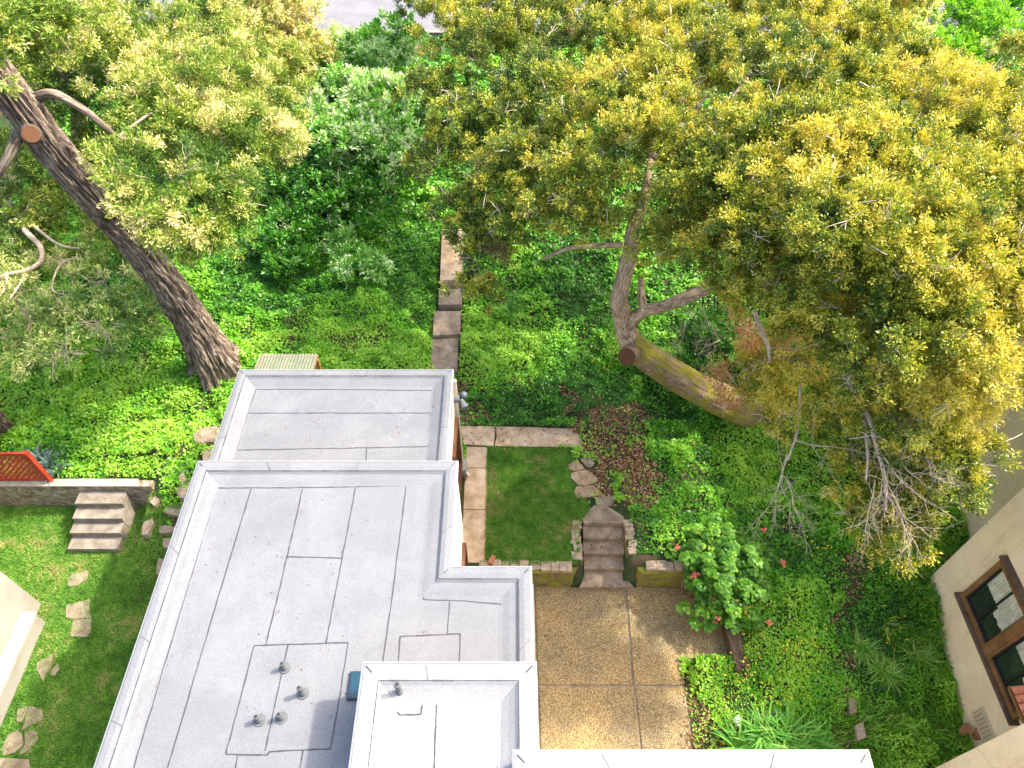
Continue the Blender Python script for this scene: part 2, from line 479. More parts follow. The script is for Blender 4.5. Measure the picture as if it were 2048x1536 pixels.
def aggregate():
    m, nt, b = newmat('exposed_aggregate')
    v = coords(nt)
    vo = nt.nodes.new("ShaderNodeTexVoronoi"); vo.inputs['Scale'].default_value = 85; nt.links.new(v, vo.inputs['Vector'])
    bw = nt.nodes.new("ShaderNodeRGBToBW"); nt.links.new(vo.outputs['Color'], bw.inputs[0])
    r = ramp(nt, [(.15, (.06, .04, .018)), (.4, (.14, .10, .045)), (.6, (.24, .175, .08)), (.85, (.48, .39, .22))], bw.outputs[0])
    big = noise(nt, v, .8, 4, .6, .4)
    c = mix(nt, 1.0, r.outputs[0], ramp(nt, [(.32, (.70, .72, .78)), (.5, (1, .98, .93)), (.68, (1.25, 1.12, .9))], big).outputs[0], 'MULTIPLY')
    nt.links.new(c, b.inputs['Base Color']); b.inputs['Roughness'].default_value = .85
    bump(nt, b, bw.outputs[0], .6, .01)
    return m
M['aggregate'] = aggregate()
def mossy(name, base, mossc, thr, topc=None):
    m, nt, b = newmat(name)
    v = coords(nt)
    a = noise(nt, v, 5, 6, .7, .6)
    r = ramp(nt, base, a)
    mm = ramp(nt, [(thr, (0, 0, 0)), (thr + .1, (1, 1, 1))], noise(nt, v, 3.1, 5, .7, .5))
    c = mix(nt, mm.outputs[0], r.outputs[0], mossc)
    g = noise(nt, v, 45, 3)
    c = mix(nt, 1.0, c, ramp(nt, [(.3, (.65,) * 3), (.7, (1.2,) * 3)], g).outputs[0], 'MULTIPLY')
    nt.links.new(c, b.inputs['Base Color']); b.inputs['Roughness'].default_value = .95
    bump(nt, b, mix(nt, .5, a, g), .8, .04)
    return m
M['moss_stone'] = mossy('mossy_stone', [(.3, (.07, .05, .03)), (.5, (.16, .12, .07)), (.7, (.28, .22, .14))], (.20, .19, .018), .42)
M['old_wall'] = mossy('old_concrete', [(.32, (.10, .075, .05)), (.45, (.24, .18, .12)), (.55, (.36, .29, .21)), (.68, (.55, .50, .42))], (.17, .14, .04), .60)
M['cap'] = surf('wall_cap', [(.3, (.30, .26, .20)), (.7, (.46, .41, .33))], 4, .95, .6, .02, 40)
M['rock'] = mossy('pale_rock', [(.3, (.20, .14, .09)), (.5, (.36, .28, .19)), (.7, (.48, .40, .30))], (.20, .20, .03), .60)
def corrug():
    m, nt, b = newmat('fibreglass')
    b.inputs['Base Color'].default_value = (.20, .21, .16, 1); b.inputs['Roughness'].default_value = .35
    b.inputs['Alpha'].default_value = .6
    return m
M['corrug'] = corrug()

# ------------------------------------------------------------------ terrain
def sm(x, a, b):
    t = np.clip((x - a) / (b - a), 0, 1)
    return t * t * (3 - 2 * t)
YL = 10.42       # front face of the left retaining wall
YR = 8.07        # front face of the mossy wall above the patio
def gz(x, y, bumps=True):
    x = np.asarray(x, float); y = np.asarray(y, float)
    up = 1.12 + .065 * np.maximum(0, y - 10.5)
    # left garden
    zl = np.where(y > YL + .12, up + 0 * x, .15)
    slope = sm(y, 7.2, 11.2) * (up - .15) + .15
    k = sm(x, -10.35, -9.9)
    left = zl * (1 - k) + slope * k
    # right garden
    upr = .9 + .07 * np.maximum(0, y - 13.1)
    terr = np.where(y > YR + .1, upr, -.06)
    soft = .9 * sm(y, 4.6, 9.0) + .07 * np.maximum(0, y - 13.1)
    k2 = np.where(y < 8.3, sm(x, 5.5, 6.2), sm(x, 4.55, 5.6)) * np.where((y < 6.25), np.clip((x - 4.5) / .4, 0, 1) * 0 + 1, 1)
    k2 = np.where((y < 6.25) & (x > 4.5), 1, k2)
    right = terr * (1 - k2) + soft * k2
    stair = (x > 1.88) & (x < 3.02) & (y < 9.6)
    right = np.where(stair, -.06, right)
    kk = sm(x, -6.5, -1.5)
    z = np.where(y > 11.3, left * (1 - kk) + right * kk, np.where(x < -4, left, right))
    road = sm(y, 33.6, 35.2)
    z = z * (1 - road) + 2.45 * road
    if bumps:
        q = np.stack([x, y, 0 * x], -1).reshape(-1, 3)
        b = (fbm(q * .55, 3, 2) - .45) * .55 + (fbm(q * 1.9, 8, 2) - .5) * .22
        b = b.reshape(x.shape)
        z = z + b * wild(x, y)
    return z
lawn_r = [at2(*p) for p in ((974, 893, .9), (1140, 899, .9), (1150, 925, .9), (1160, 985, .9), (1180, 1015, .9), (1168, 1040, .9), (1155, 1060, .9), (1152, 1128, .9), (970, 1130, .9))]
walk_h = [at2(*p) for p in ((920, 851, .9), (1000, 852, .9), (1150, 857, .9), (1166, 897, .9), (975, 897, .9), (926, 893, .9))]
strip = [(-1.33, 8.15), (-.69, 8.15), (-.69, 11.95), (-1.33, 11.98)]
lawn_l = [(-22, 0), (-6, 0), (-6, 7.4), (-9.2, 9.2), (-9.7, YL), (-22, YL)]
patio_all = [(.4, 1), (4.3, 1), at2(1366, 1372, 0), at2(1358, 1318, 0), at2(1475, 1318, 0), at2(1455, 1235, 0), at2(1415, 1177, 0), (.4, YR)]
house_fp = [(-6.6, -4), (.45, -4), (.45, 5.8), (-1.1, 8.1), (-1.38, 8.1), (-1.38, 11.25), (-6.6, 11.25)]
neigh = [(10.62, 3.5), (10.62, 7.9), (12.05, 7.9), (12.05, 30), (40, 30), (40, -4), (9.3, -4), (9.3, 3.6)]
front_walk = [(u, v) for u, v in (at2(860, 742, 1.2), at2(918, 742, 1.2), at2(926, 600, 1.5), at2(925, 455, 1.9), at2(880, 455, 1.9), at2(868, 620, 1.5))]
mulch = [[at2(u, v, .95) for u, v in p] for p in (
    [(1150, 860), (1190, 820), (1260, 800), (1305, 830), (1300, 890), (1270, 925), (1205, 940), (1175, 905)],
    [(915, 770), (945, 790), (990, 830), (1000, 852), (915, 852)],
    [(1120, 790), (1150, 780), (1160, 840), (1140, 850)],
    [(1240, 900), (1300, 900), (1330, 985), (1290, 1020), (1250, 985)],
    [(1180, 905), (1215, 940), (1230, 1000), (1190, 1030), (1180, 980)])]
bare = [[at2(u, v, .4) for u, v in p] for p in (
    [(1680, 1115), (1720, 1100), (1735, 1160), (1705, 1220), (1700, 1330), (1670, 1320), (1672, 1200)],
    [(1690, 1380), (1720, 1380), (1745, 1460), (1760, 1560), (1730, 1560), (1690, 1450)],
    [(1360, 1322), (1385, 1330), (1400, 1380), (1465, 1440), (1460, 1500), (1390, 1530), (1375, 1400)],
    [(1480, 1320), (1510, 1315), (1525, 1355), (1490, 1360)])]
trail = [at2(u, v, .9) for u, v in ((1128, 925), (1160, 910), (1195, 925), (1215, 965), (1232, 995), (1240, 1015), (1190, 1012), (1150, 1003), (1130, 950))]
rocks_l = [(-9.7, 7.0), (-6.2, 7.0), (-6.2, 12.2), (-8.7, 12.6), (-9.9, 10.7)]
def wild(x, y):
    k = np.ones(np.shape(x))
    x = np.asarray(x, float); y = np.asarray(y, float)
    k = np.where((x > -1.6) & (x < 2.3) & (y < 13.1), 0, k)
    k = np.where((x >= 1.6) & (x < 5) & (y < 11), .15, k)
    k = np.where((x < -9.6) & (y < YL + .9), 0, k)
    k = np.where((x > -7.2) & (x < -1.4) & (y < 12), 0, k)
    k = np.where((x < -6) & (y < 9.5), 0, k)
    k = np.where((x > 0) & (x < 5) & (y < 8.3), 0, k)
    k = np.where((x > 0) & (x < 5.7) & (y < 8.3) & (y > 6), 0, k)
    k = np.where(y > 33.5, 0, k)
    k = np.where(inpoly(x, y, front_walk), 0, k)
    return k
def sheet(name, xs, ys, mat, **kw):
    X, Y = np.meshgrid(xs, ys)
    Z = gz(X, Y)
    V = np.stack([X.ravel(), Y.ravel(), Z.ravel()], 1)
    nx = len(xs)
    i, j = np.meshgrid(np.arange(len(ys) - 1), np.arange(nx - 1), indexing='ij')
    a = (i * nx + j).ravel()
    return link(name, mesh_np(name, V, np.stack([a, a + 1, a + nx + 1, a + nx], 1), np.full(len(a), 4), smooth=True), mat, **kw)
xs = np.concatenate([np.linspace(-300, -24, 14), np.arange(-22, 22, .14), np.linspace(24, 300, 14)])
ys = np.concatenate([np.linspace(-200, -4, 10), np.arange(-2, 42, .14), np.linspace(44, 400, 16)])
sheet('ground', xs, ys, M['soil'], kind='structure')
mb = MB()
mb.prism([(-250, 35.4), (250, 35.4), (250, 47), (-250, 47)], 2.40, 2.47)
mb.build('road', M['asphalt'], kind='structure')
mb = MB()
mb.prism([(-250, 35.1), (250, 35.1), (250, 35.39), (-250, 35.39)], 2.35, 2.6)
mb.build('kerb', M['step_concrete'], kind='structure', bevel=.02)

# patio slabs and paths
def pave(name, polys, z0, z1, mat, bevel=.012, **kw):
    mb = MB()
    for p in polys: mb.prism(p, z0, z1)
    return mb.build(name, mat, bevel=bevel, **kw)
P0 = lambda *a: [at2(u, v, 0) for u, v in a]
slabs = [P0((1248, 1174), (1070, 1173), (1077, 1369), (1265, 1370)),
         P0((1414, 1174), (1253, 1174), (1269, 1370), (1364, 1370), (1357, 1317), (1475, 1317), (1462, 1240)),
         P0((1267, 1376), (1078, 1375), (1088, 1640), (1296, 1640)),
         P0((1366, 1376), (1271, 1376), (1300, 1640), (1402, 1640))]
pave('patio', slabs, -.12, .0, M['aggregate'], .02, kind='structure')
pave('patio_bedding', [[(.55, 1.2), (4.2, 1.2), (4.2, 8.0), (.55, 8.0)]], -.14, -.04, M['dark_concrete'], 0, kind='structure')
pave('path', [[(-1.33, 8.3), (-.69, 8.3), (-.69, 9.85), (-1.33, 9.85)], [(-1.33, 9.87), (-.69, 9.87), (-.69, 11.2), (-1.33, 11.2)],
              [(-1.33, 11.22), (-.69, 11.22), (-.69, 11.93), (-1.33, 11.95)]], .75, .915, M['tan_concrete'], kind='structure')
a, b, c, d = at2(918, 851, .92), at2(991, 852, .92), at2(987, 892, .92), at2(924, 888, .92)
a2, b2, c2, d2 = at2(992, 852, .92), at2(1152, 857, .92), at2(1170, 894, .92), at2(989, 892, .92)
pave('path.001', [[d, c, (c[0] + .03, (b[1] + c[1]) / 2), b, a], [d2, c2, b2, a2, (a2[0] + .02, (a2[1] + d2[1]) / 2)]], .75, .92, M['tan_concrete'], kind='structure')

# ------------------------------------------------------------------ ground cover, grass, litter
def scatter(x0, x1, y0, y1, dens):
    n = int((x1 - x0) * (y1 - y0) * dens)
    return rng.uniform(x0, x1, n), rng.uniform(y0, y1, n)
def cover(x, y):
    k = np.ones(len(x))
    for poly in (lawn_r, walk_h, strip, lawn_l, patio_all, house_fp, neigh):
        k[inpoly(x, y, poly)] = 0
    k[inpoly(x, y, front_walk)] = .0
    wx = x + (fbm(np.stack([x * 2.2, y * 2.2, 0 * x], 1), 5) - .5) * 1.1; wy = y + (fbm(np.stack([x * 2.2, y * 2.2, 0 * x], 1), 15) - .5) * 1.1
    for poly in mulch: k[inpoly(wx, wy, poly)] *= .10
    for poly in bare: k[inpoly(wx, wy, poly)] *= .15
    k[inpoly(x, y, rocks_l)] *= np.where(fbm(np.stack([x * 2, y * 2, 0 * x], 1), 5)[inpoly(x, y, rocks_l)] > .5, .55, .06)
    k[inpoly(x, y, trail)] *= .08
    k[(x > 1.75) & (x < 3.2) & (y < 10.05) & (y > 7)] = 0
    k[(x > .5) & (x < 4.7) & (y > 7.9) & (y < 8.55)] = 0
    k[(x < -9.6) & (y > YL - .1) & (y < YL + .27)] = 0
    k[y > 34.9] = 0
    q = np.stack([x, y, 0 * x], 1)
    k *= np.where(fbm(q * 1.3, 21, 3) < .36, .45, 1)
    near_l = (x > 2.7) & (x < 6) & (y < 12.5)
    k[near_l & (fbm(q * 2.3, 5, 2) < .42)] *= .3
    return k
chunks = []
for (x0, x1, y0, y1, dens, L) in ((-19, -5.8, 7, 21, 1250, .075), (-6.5, -1, 11.2, 21, 1300, .075), (-1, 12.1, 8.5, 17, 1350, .07), (3.5, 11, 1.0, 8.6, 1500, .062),
                                  (-1, 16, 17, 25, 520, .10), (-19, -1, 21, 35, 430, .12), (-1, 32, 25, 35, 330, .14), (16, 32, 17, 25, 150, .13)):
    x, y = scatter(x0, x1, y0, y1, dens)
    keep = rng.random(len(x)) < cover(x, y)
    x, y = x[keep], y[keep]; n = len(x)
    q = np.stack([x, y, 0 * x], 1)
    cl = fbm(q * 2.6, 31, 3)
    hgt = (.04 + .75 * np.clip(cl - .38, 0, 1)) * rng.uniform(.25, 1.0, n)
    P = np.stack([x, y, gz(x, y) + hgt + .01], 1)
    Nn = nrm(np.array([0, 0, 1.0]) + rdir(n) * .75)
    D = nrm(np.cross(Nn, rdir(n)))
    s = L * rng.uniform(.6, 1.25, n) * (.7 + .75 * fbm(q * .9, 55, 2))
    big = fbm(q * .45, 77, 3)
    t = np.clip(.42 + (big - .5) * 1.9 + (cl - .5) * 1.0 + rng.normal(size=n) * .17 + .16 * ((x > 1.5) & (y < 13)) + .14 * ((x > -6.5) & (y > 11.2) & (y < 17.5) & (x < 4)), 0, 1)  # last two terms paint extra brightness into shaded leaves, right garden and behind house
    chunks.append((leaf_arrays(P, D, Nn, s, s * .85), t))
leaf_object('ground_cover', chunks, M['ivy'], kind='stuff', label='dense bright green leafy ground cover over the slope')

# lawns
def lawn(name, poly, dens, L, mat, label, z=None, tb=.45):
    xs_ = [p[0] for p in poly]; ys_ = [p[1] for p in poly]
    x, y = scatter(max(min(xs_), -15), max(xs_), min(ys_), max(ys_), dens)
    k = inpoly(x, y, poly) & ~inpoly(x, y, house_fp)
    x, y = x[k], y[k]; n = len(x)
    q = np.stack([x, y, 0 * x], 1)
    P = np.stack([x, y, gz(x, y) - .005], 1)
    D = nrm(np.array([0, 0, 1.0]) + rdir(n) * .75)
    l = L * rng.uniform(.6, 1.4, n) * (.7 + .6 * fbm(q * 2.2, 5, 3))
    t = np.clip(tb + (fbm(q * 1.3, 15, 3) - .5) * 1.0 + (fbm(q * 7, 19, 2) - .5) * .9 + rng.normal(size=n) * .16, 0, 1)
    return leaf_object(name, [(leaf_arrays(P, D, rdir(n), l, .02, 'diamond'), t)], mat, kind='stuff', label=label)
mb = MB()
lz = [(p[0], p[1]) for p in lawn_r]
mb.prism(lz[::-1], .85, .906); mb.build('lawn', M['turf'], kind='structure')
mb = MB(); mb.prism([(-22, -2), (-6.1, -2), (-6.1, 7.3), (-9.3, 9.2), (-9.8, YL - .02), (-22, YL - .02)], .1, .156); mb.build('lawn.001', M['turf'], kind='structure')
lawn('lawn_grass', lawn_r, 6500, .07, M['grass'], 'short green grass on the small rectangular lawn', tb=.62)
lawn('lawn_grass.001', [(-15, 2.2), (-6, 2.2), (-6, 7.4), (-9.2, 9.2), (-9.7, YL - .03), (-15, YL - .03)], 4200, .075, M['grass'], 'patchy green grass on the lower left lawn', tb=.52)

# long grass by the neighbour's wall
x, y = scatter(7.4, 10.6, 2.0, 8.3, 420)
q = np.stack([x, y, 0 * x], 1)
k = (fbm(q * .9, 44, 2) > .62 - .07 * (x - 7.4)) & ~inpoly(x, y, neigh)
x, y = x[k], y[k]
x2, y2 = scatter(10.7, 12.0, 8.0, 12, 160); x = np.concatenate([x, x2]); y = np.concatenate([y, y2]); n = len(x)
q = np.stack([x, y, 0 * x], 1)
P = np.stack([x, y, gz(x, y) + .02], 1)
lean = np.stack([np.cos(fbm(q * .8, 2) * 12), np.sin(fbm(q * .8, 2) * 12), 0 * x], 1)
D = nrm(np.array([0, 0, .75]) + lean * .5 + rdir(n) * .45)
l = rng.uniform(.18, .5, n)
leaf_object('long_grass', [(leaf_arrays(P, D, rdir(n), l, .018, 'blade'), np.clip(.58 + rng.normal(size=n) * .25, 0, 1))], M['long_grass'], kind='stuff',
            label='rough long grass beside the beige stucco wall')
# litter
chunks = []
for poly, dens in [(p, 900) for p in mulch] + [(p, 420) for p in bare] + [(rocks_l, 70), ([(-1.3, 11.9), (2.2, 11.9), (2.3, 12.9), (-1.3, 12.9)], 60), (lawn_r, 6), (patio_all, 7), ([(1.9, 7.9), (3, 7.9), (3, 10), (1.9, 10)], 45),
                                                                    (front_walk, 40), ([(2.5, 9), (5.5, 9), (5.5, 13), (2.5, 13)], 90)]:
    xs_ = [p[0] for p in poly]; ys_ = [p[1] for p in poly]
    x, y = scatter(min(xs_) - .2, max(xs_) + .2, min(ys_) - .2, max(ys_) + .2, dens)
    jx = x + (fbm(np.stack([x * 2.2, y * 2.2, 0 * x], 1), 5) - .5) * 1.1 + rng.normal(size=len(x)) * .07
    jy = y + (fbm(np.stack([x * 2.2, y * 2.2, 0 * x], 1), 15) - .5) * 1.1 + rng.normal(size=len(x)) * .07
    k = inpoly(jx, jy, poly) if dens > 100 else inpoly(x, y, poly)
    x, y = x[k], y[k]; n = len(x)
    zz = gz(x, y) + rng.uniform(.005, .05 if dens > 100 else .01, n)
    zz = np.where(inpoly(x, y, lawn_r), .93, zz)
    zz = np.where(inpoly(x, y, walk_h), .93, zz)
    zz = np.where(inpoly(x, y, patio_all), .012, zz)
    stz = np.select([y > 9.43, y > 9.08, y > 8.74, y > 8.39, y > 7.9], [.905, .725, .545, .365, .185], .01) + .012
    zz = np.where((x > 1.9) & (x < 3) & (y > 7.9) & (y < 9.9), stz, zz)
    Nn = nrm(np.array([0, 0, 1.2]) + rdir(n) * .7)
    s = rng.uniform(.025, .075, n)
    chunks.append((leaf_arrays(np.stack([x, y, zz], 1), nrm(np.cross(Nn, rdir(n))), Nn, s * 1.3, s * .6), rng.random(n)))
leaf_object('leaf_litter', chunks, M['dead'], kind='stuff', label='brown fallen leaves on bare soil and paving')
# yellow flowers in patches
chunks = []
x, y = scatter(-9, 10.4, 1.5, 16, 60)
q = np.stack([x, y, 0 * x], 1)
pat = fbm(q * .8, 91, 3)
pr = np.where((x > 4.6) & (y < 9), .16, .03) * (pat > .55)
k = (rng.random(len(x)) < pr * cover(x, y))
x, y = x[k], y[k]
xc = [at2(1485, 1335, .4), at2(1560, 1390, .4), at2(1500, 1350, .4), at2(1555, 1455, .4), at2(1590, 1290, .4), at2(1480, 1250, .5), at2(1790, 1260, .5), at2(1480, 1270, .5), at2(1590, 1310, .4), at2(1180, 700, 1), at2(960, 770, 1), at2(1190, 720, 1), at2(1650, 1110, .8), at2(1620, 1070, .8)]
for cx, cy in xc:
    m_ = 12
    x = np.concatenate([x, cx + rng.normal(size=m_) * .28]); y = np.concatenate([y, cy + rng.normal(size=m_) * .28])
kk = ~inpoly(x, y, patio_all); x, y = x[kk], y[kk]
n = len(x)
P = np.stack([x, y, gz(x, y) + rng.uniform(.16, .3, n)], 1)
for r_ in range(3):
    Nn = nrm(np.array([0, 0, 1.0]) + rdir(n) * .5)
    chunks.append((leaf_arrays(P + rng.normal(size=P.shape) * .012, nrm(np.cross(Nn, rdir(n))), Nn, .034, .028), rng.random(n)))
leaf_object('yellow_flowers', chunks, M['fl_yellow'], kind='stuff', label='small yellow flowers dotted through the ground cover')

# ------------------------------------------------------------------ houses
def inset(poly, w_):
    n = len(poly); out = []
    for i in range(n):
        p0, p1, p2 = Vector(poly[i - 1]), Vector(poly[i]), Vector(poly[(i + 1) % n])
        d1 = (p1 - p0).normalized(); d2 = (p2 - p1).normalized()
        n1 = Vector((-d1.y, d1.x)); n2 = Vector((-d2.y, d2.x))
        bis = (n1 + n2); bis = bis / max(.2, (1 + n1.dot(n2)))
        out.append((p1.x + bis.x * w_, p1.y + bis.y * w_))
    return out
def walls(poly, z0, z1):
    mb = MB(); n = len(poly)
    for i in range(n):
        a, b = poly[i], poly[(i + 1) % n]
        mb.face([(a[0], a[1], z0), (b[0], b[1], z0), (b[0], b[1], z1), (a[0], a[1], z1)])
    return mb
def parapet_roof(poly, z1, cap=.2, cant=.34, drop=.085):
    """drip edge, cap, canted inner face and deck of a flat roof"""
    prof = [(-.035, z1 - .14), (-.035, z1), (0.0, z1 + .012), (cap * .5, z1 + .018), (cap, z1), (cap + .05, z1 - .04), (cap + cant * .45, z1 - drop * .62), (cap + cant * .8, z1 - drop * .93), (cap + cant, z1 - drop)]
    mb = MB(); rings = [[(x_, y_, z_) for x_, y_ in inset(poly, o_)] for o_, z_ in prof]
    n = len(poly)
    for r0, r1 in zip(rings, rings[1:]):
        for i in range(n):
            j = (i + 1) % n
            mb.face([r0[i], r0[j], r1[j], r1[i]])
    mb.face(rings[-1])
    return mb
def seam_strips(lines, z, w_=.019):
    mb = MB()
    for ln in lines:
        pts = []
        for k in range(len(ln) - 1):
            a, b = Vector(ln[k]), Vector(ln[k + 1])
            m_ = max(2, int((b - a).length / 14))
            for i in range(m_ + (k == len(ln) - 2)):
                p = a.lerp(b, i / m_)
                pts.append(p)
        W3 = []
        for i, p in enumerate(pts):
            q = at(p.x, p.y, z) if z else None
            W3.append(Vector((q.x + rng.normal() * .0025, q.y + rng.normal() * .0025, z)))
        for i in range(len(W3) - 1):
            a, b = W3[i], W3[i + 1]
            d = (b - a).normalized(); s_ = Vector((-d.y, d.x, 0)) * (w_ * rng.uniform(.4, .7))
            mb.face([a - s_, b - s_, b + s_, a + s_])
    return mb
ZM, ZB, ZT, ZF = 6.1, 5.3, 7.0, 7.4
DR = .085
house = empty('house', (-2.7, 4, .1), 'cream house under flat pale grey membrane roofs in the lower middle', 'house')
main = [(-6.25, -4), (.31, -4), (.31, 5.66), (-1.12, 5.66), (-1.12, 7.93), (-6.25, 7.93)]
rear = [(-6.43, 7.96), (-1.43, 7.96), (-1.43, 11.06), (-6.43, 11.06)]
tower = [(-2.23, -4.1), (.33, -4.1), (.33, 3.67), (-2.23, 3.67)]
front = [(.05, -4.2), (4.80, -4.2), (4.80, 2.36), (.05, 2.36)]
mb = walls(main, -.3, ZM - .01); mb.build('wall', M['cream'], house)
mb = walls(rear, -.3, ZB - .01); mb.build('wall', M['cream'], house)
mb = walls(tower, 5.5, ZT - .01); mb.build('wall', M['cream'], house)
mb = walls([(.34, -4.2), (4.80, -4.2), (4.80, 2.36), (.34, 2.36)], -.3, 6.9); mb.build('wall', M['cream'], house)
mb = walls(front, 6.6, ZF - .01); mb.build('wall', M['cream'], house)
rm = parapet_roof(main, ZM).build('roof', M['roof'], house, smooth=False)
rr_ = parapet_roof(rear, ZB, .16, .30, .11).build('roof', M['roof'], house)
rt = parapet_roof(tower, ZT, .24, .32, .14).build('roof', M['roof2'], house)
rf = parapet_roof(front, ZF, .24, .3, .24).build('roof', M['roof2'], house)
zd = ZM - DR + .004
mainseams = [[(435, 976), (425, 1011), (356, 1240), (267, 1536)], [(502, 978), (492, 1011), (414, 1270), (335, 1536)],
             [(604, 978), (598, 1011), (556, 1190), (531, 1290)], [(711, 976), (684, 1116), (652, 1287)], [(573, 1113), (684, 1116)],
             [(812, 972), (790, 1150), (765, 1330)], [(868, 972), (861, 1011), (852, 1150), (847, 1199)], [(425, 976), (640, 975), (868, 970)],
             [(847, 1199), (930, 1202), (1007, 1209)], [(1007, 1209), (1005, 1260), (1003, 1330)], [(899, 1203), (895, 1268)], [(796, 1330), (800, 1273), (895, 1268), (921, 1267), (918, 1330)],
             [(508, 1291), (600, 1288), (696, 1285), (680, 1390), (661, 1498), (600, 1500), (538, 1503)], [(508, 1291), (480, 1400), (451, 1509), (536, 1510), (538, 1503)],
             [(576, 1290), (552, 1400), (530, 1502)], [(475, 1511), (470, 1540)], [(606, 1500), (600, 1540)]]
seam_strips(mainseams, zd).build('roof_seam', M['seam'], rm)
zd = ZB - .11 + .004
seam_strips([[(494, 775), (468, 850), (440, 935)], [(512, 779), (496, 826), (473, 900), (462, 935)], [(512, 779), (700, 779), (866, 781)], [(496, 826), (868, 826)], [(473, 900), (700, 896), (858, 893)],
             [(733, 897), (731, 935)], [(872, 781), (864, 860), (855, 935)]], zd).build('roof_seam', M['seam'], rr_)
zd = ZT - .14 + .004
seam_strips([[(815, 1394), (1000, 1393)], [(874, 1394), (868, 1540)], [(1000, 1393), (996, 1540)], [(772, 1385), (780, 1408), (800, 1430), (842, 1429), (846, 1395)], [(780, 1435), (768, 1540)]], zd).build('roof_seam', M['seam'], rt)
# mitre and lap lines drawn on the caps
def capline(parent, pts, z, w_=.019):
    mb = MB()
    for k in range(len(pts) - 1):
        a, b = Vector((*pts[k], z)), Vector((*pts[k + 1], z))
        d = (b - a).normalized(); s_ = Vector((-d.y, d.x, 0)) * w_ / 2
        m_ = max(1, int((b - a).length / .15))
        for i in range(m_):
            p, q = a.lerp(b, i / m_), a.lerp(b, (i + 1) / m_)
            ww = rng.uniform(.5, 1.2)
            mb.face([p - s_ * ww, q - s_ * ww, q + s_ * ww, p + s_ * ww])
    mb.build('roof_seam', M['seam'], parent)
for poly, z, r_, w2 in ((main, ZM, rm, .2), (rear, ZB, rr_, .16), (tower, ZT, rt, .24), (front, ZF, rf, .24)):
    ii = inset(poly, w2 * .96)
    capline(r_, ii + [ii[0]], z + .006)
    for i in range(len(poly)):
        if poly[i][1] > 0: capline(r_, [inset(poly, .02)[i], inset(poly, w2 * .5)[i]], z + .021)
    n_ = len(poly); o0, o1 = inset(poly, .005), inset(poly, w2 * .98)
    for i in range(n_):
        a_, b_ = Vector(o0[i]), Vector(o0[(i + 1) % n_]); c_, d_ = Vector(o1[i]), Vector(o1[(i + 1) % n_]); L_ = (b_ - a_).length
        m_ = int(L_ / 1.9)
        for k in range(1, m_ + 1):
            t = (k + rng.uniform(-.3, .3)) / (m_ + 1)
            p_, q_ = a_.lerp(b_, t), c_.lerp(d_, t + rng.normal() * .004)
            if max(p_.y, q_.y) > -.5: capline(r_, [tuple(p_), tuple(q_)], z + .021, .009)
# fascia metal edging
for poly, z in ((main, ZM), (rear, ZB), (tower, ZT), (front, ZF)):
    mb = MB(); o1 = inset(poly, -.045); n = len(poly)
    for i in range(n):
        j = (i + 1) % n
        mb.face([(*o1[i], z - .16), (*o1[j], z - .16), (*o1[j], z + .004), (*o1[i], z + .004)])
        o2 = inset(poly, -.02)
        mb.face([(*o1[i], z + .004), (*o1[j], z + .004), (*o2[j], z + .016), (*o2[i], z + .016)])
    mb.build('metal_edge', M['metal_edge'], house)
# lines of tar blobs / laps on cant
def flue(u, v, z, hh, parent, tilt=0, r=.036):
    c = at(u, v, z)
    mb = MB()
    mb.cyl(c, c + Vector((0, 0, .02)), .10, .092, 20)
    mb.cyl(c + Vector((0, 0, .02)), c + Vector((0, 0,   .10)), .065, r * 1.15, 20)
    mb.cyl(c + Vector((0, 0, .12)), c + Vector((0, 0, hh)), r, r, 16)
    o = mb.build('flue_pipe', M['lead'], parent, smooth=False)
    mb = MB(); mb.cyl(c + Vector((0, 0, hh + .001)), c + Vector((0, 0, hh + .004)), r * .68, r * .68, 14)
    mb.build('opening', M['black'], o)
    mb = MB(); mb.cyl(c + Vector((0, 0, hh - .05)), c + Vector((0, 0, hh - .01)), r * 1.25, r * 1.15, 16)
    mb.build('collar', M['lead'], o)
zd = ZM - DR
for u, v, hh in ((570, 1336, .22), (606, 1387, .3), (519, 1441, .22), (563, 1436, .2)): flue(u, v, zd, hh, house)
flue(800, 1385, ZT - .14, .38, house, r=.04)
mb = MB(); c = at(718, 1372, zd)
mb.box((c.x - .16, c.y - .22, zd - .01), (c.x + .14, c.y + .22, zd + .05)); sk = mb.build('skylight', M['black'], house, bevel=.006)
mb = MB(); mb.box((c.x - .14, c.y - .20, zd + .05), (c.x + .12, c.y + .20, zd + .056)); mb.build('pane', M['skylight'], sk)
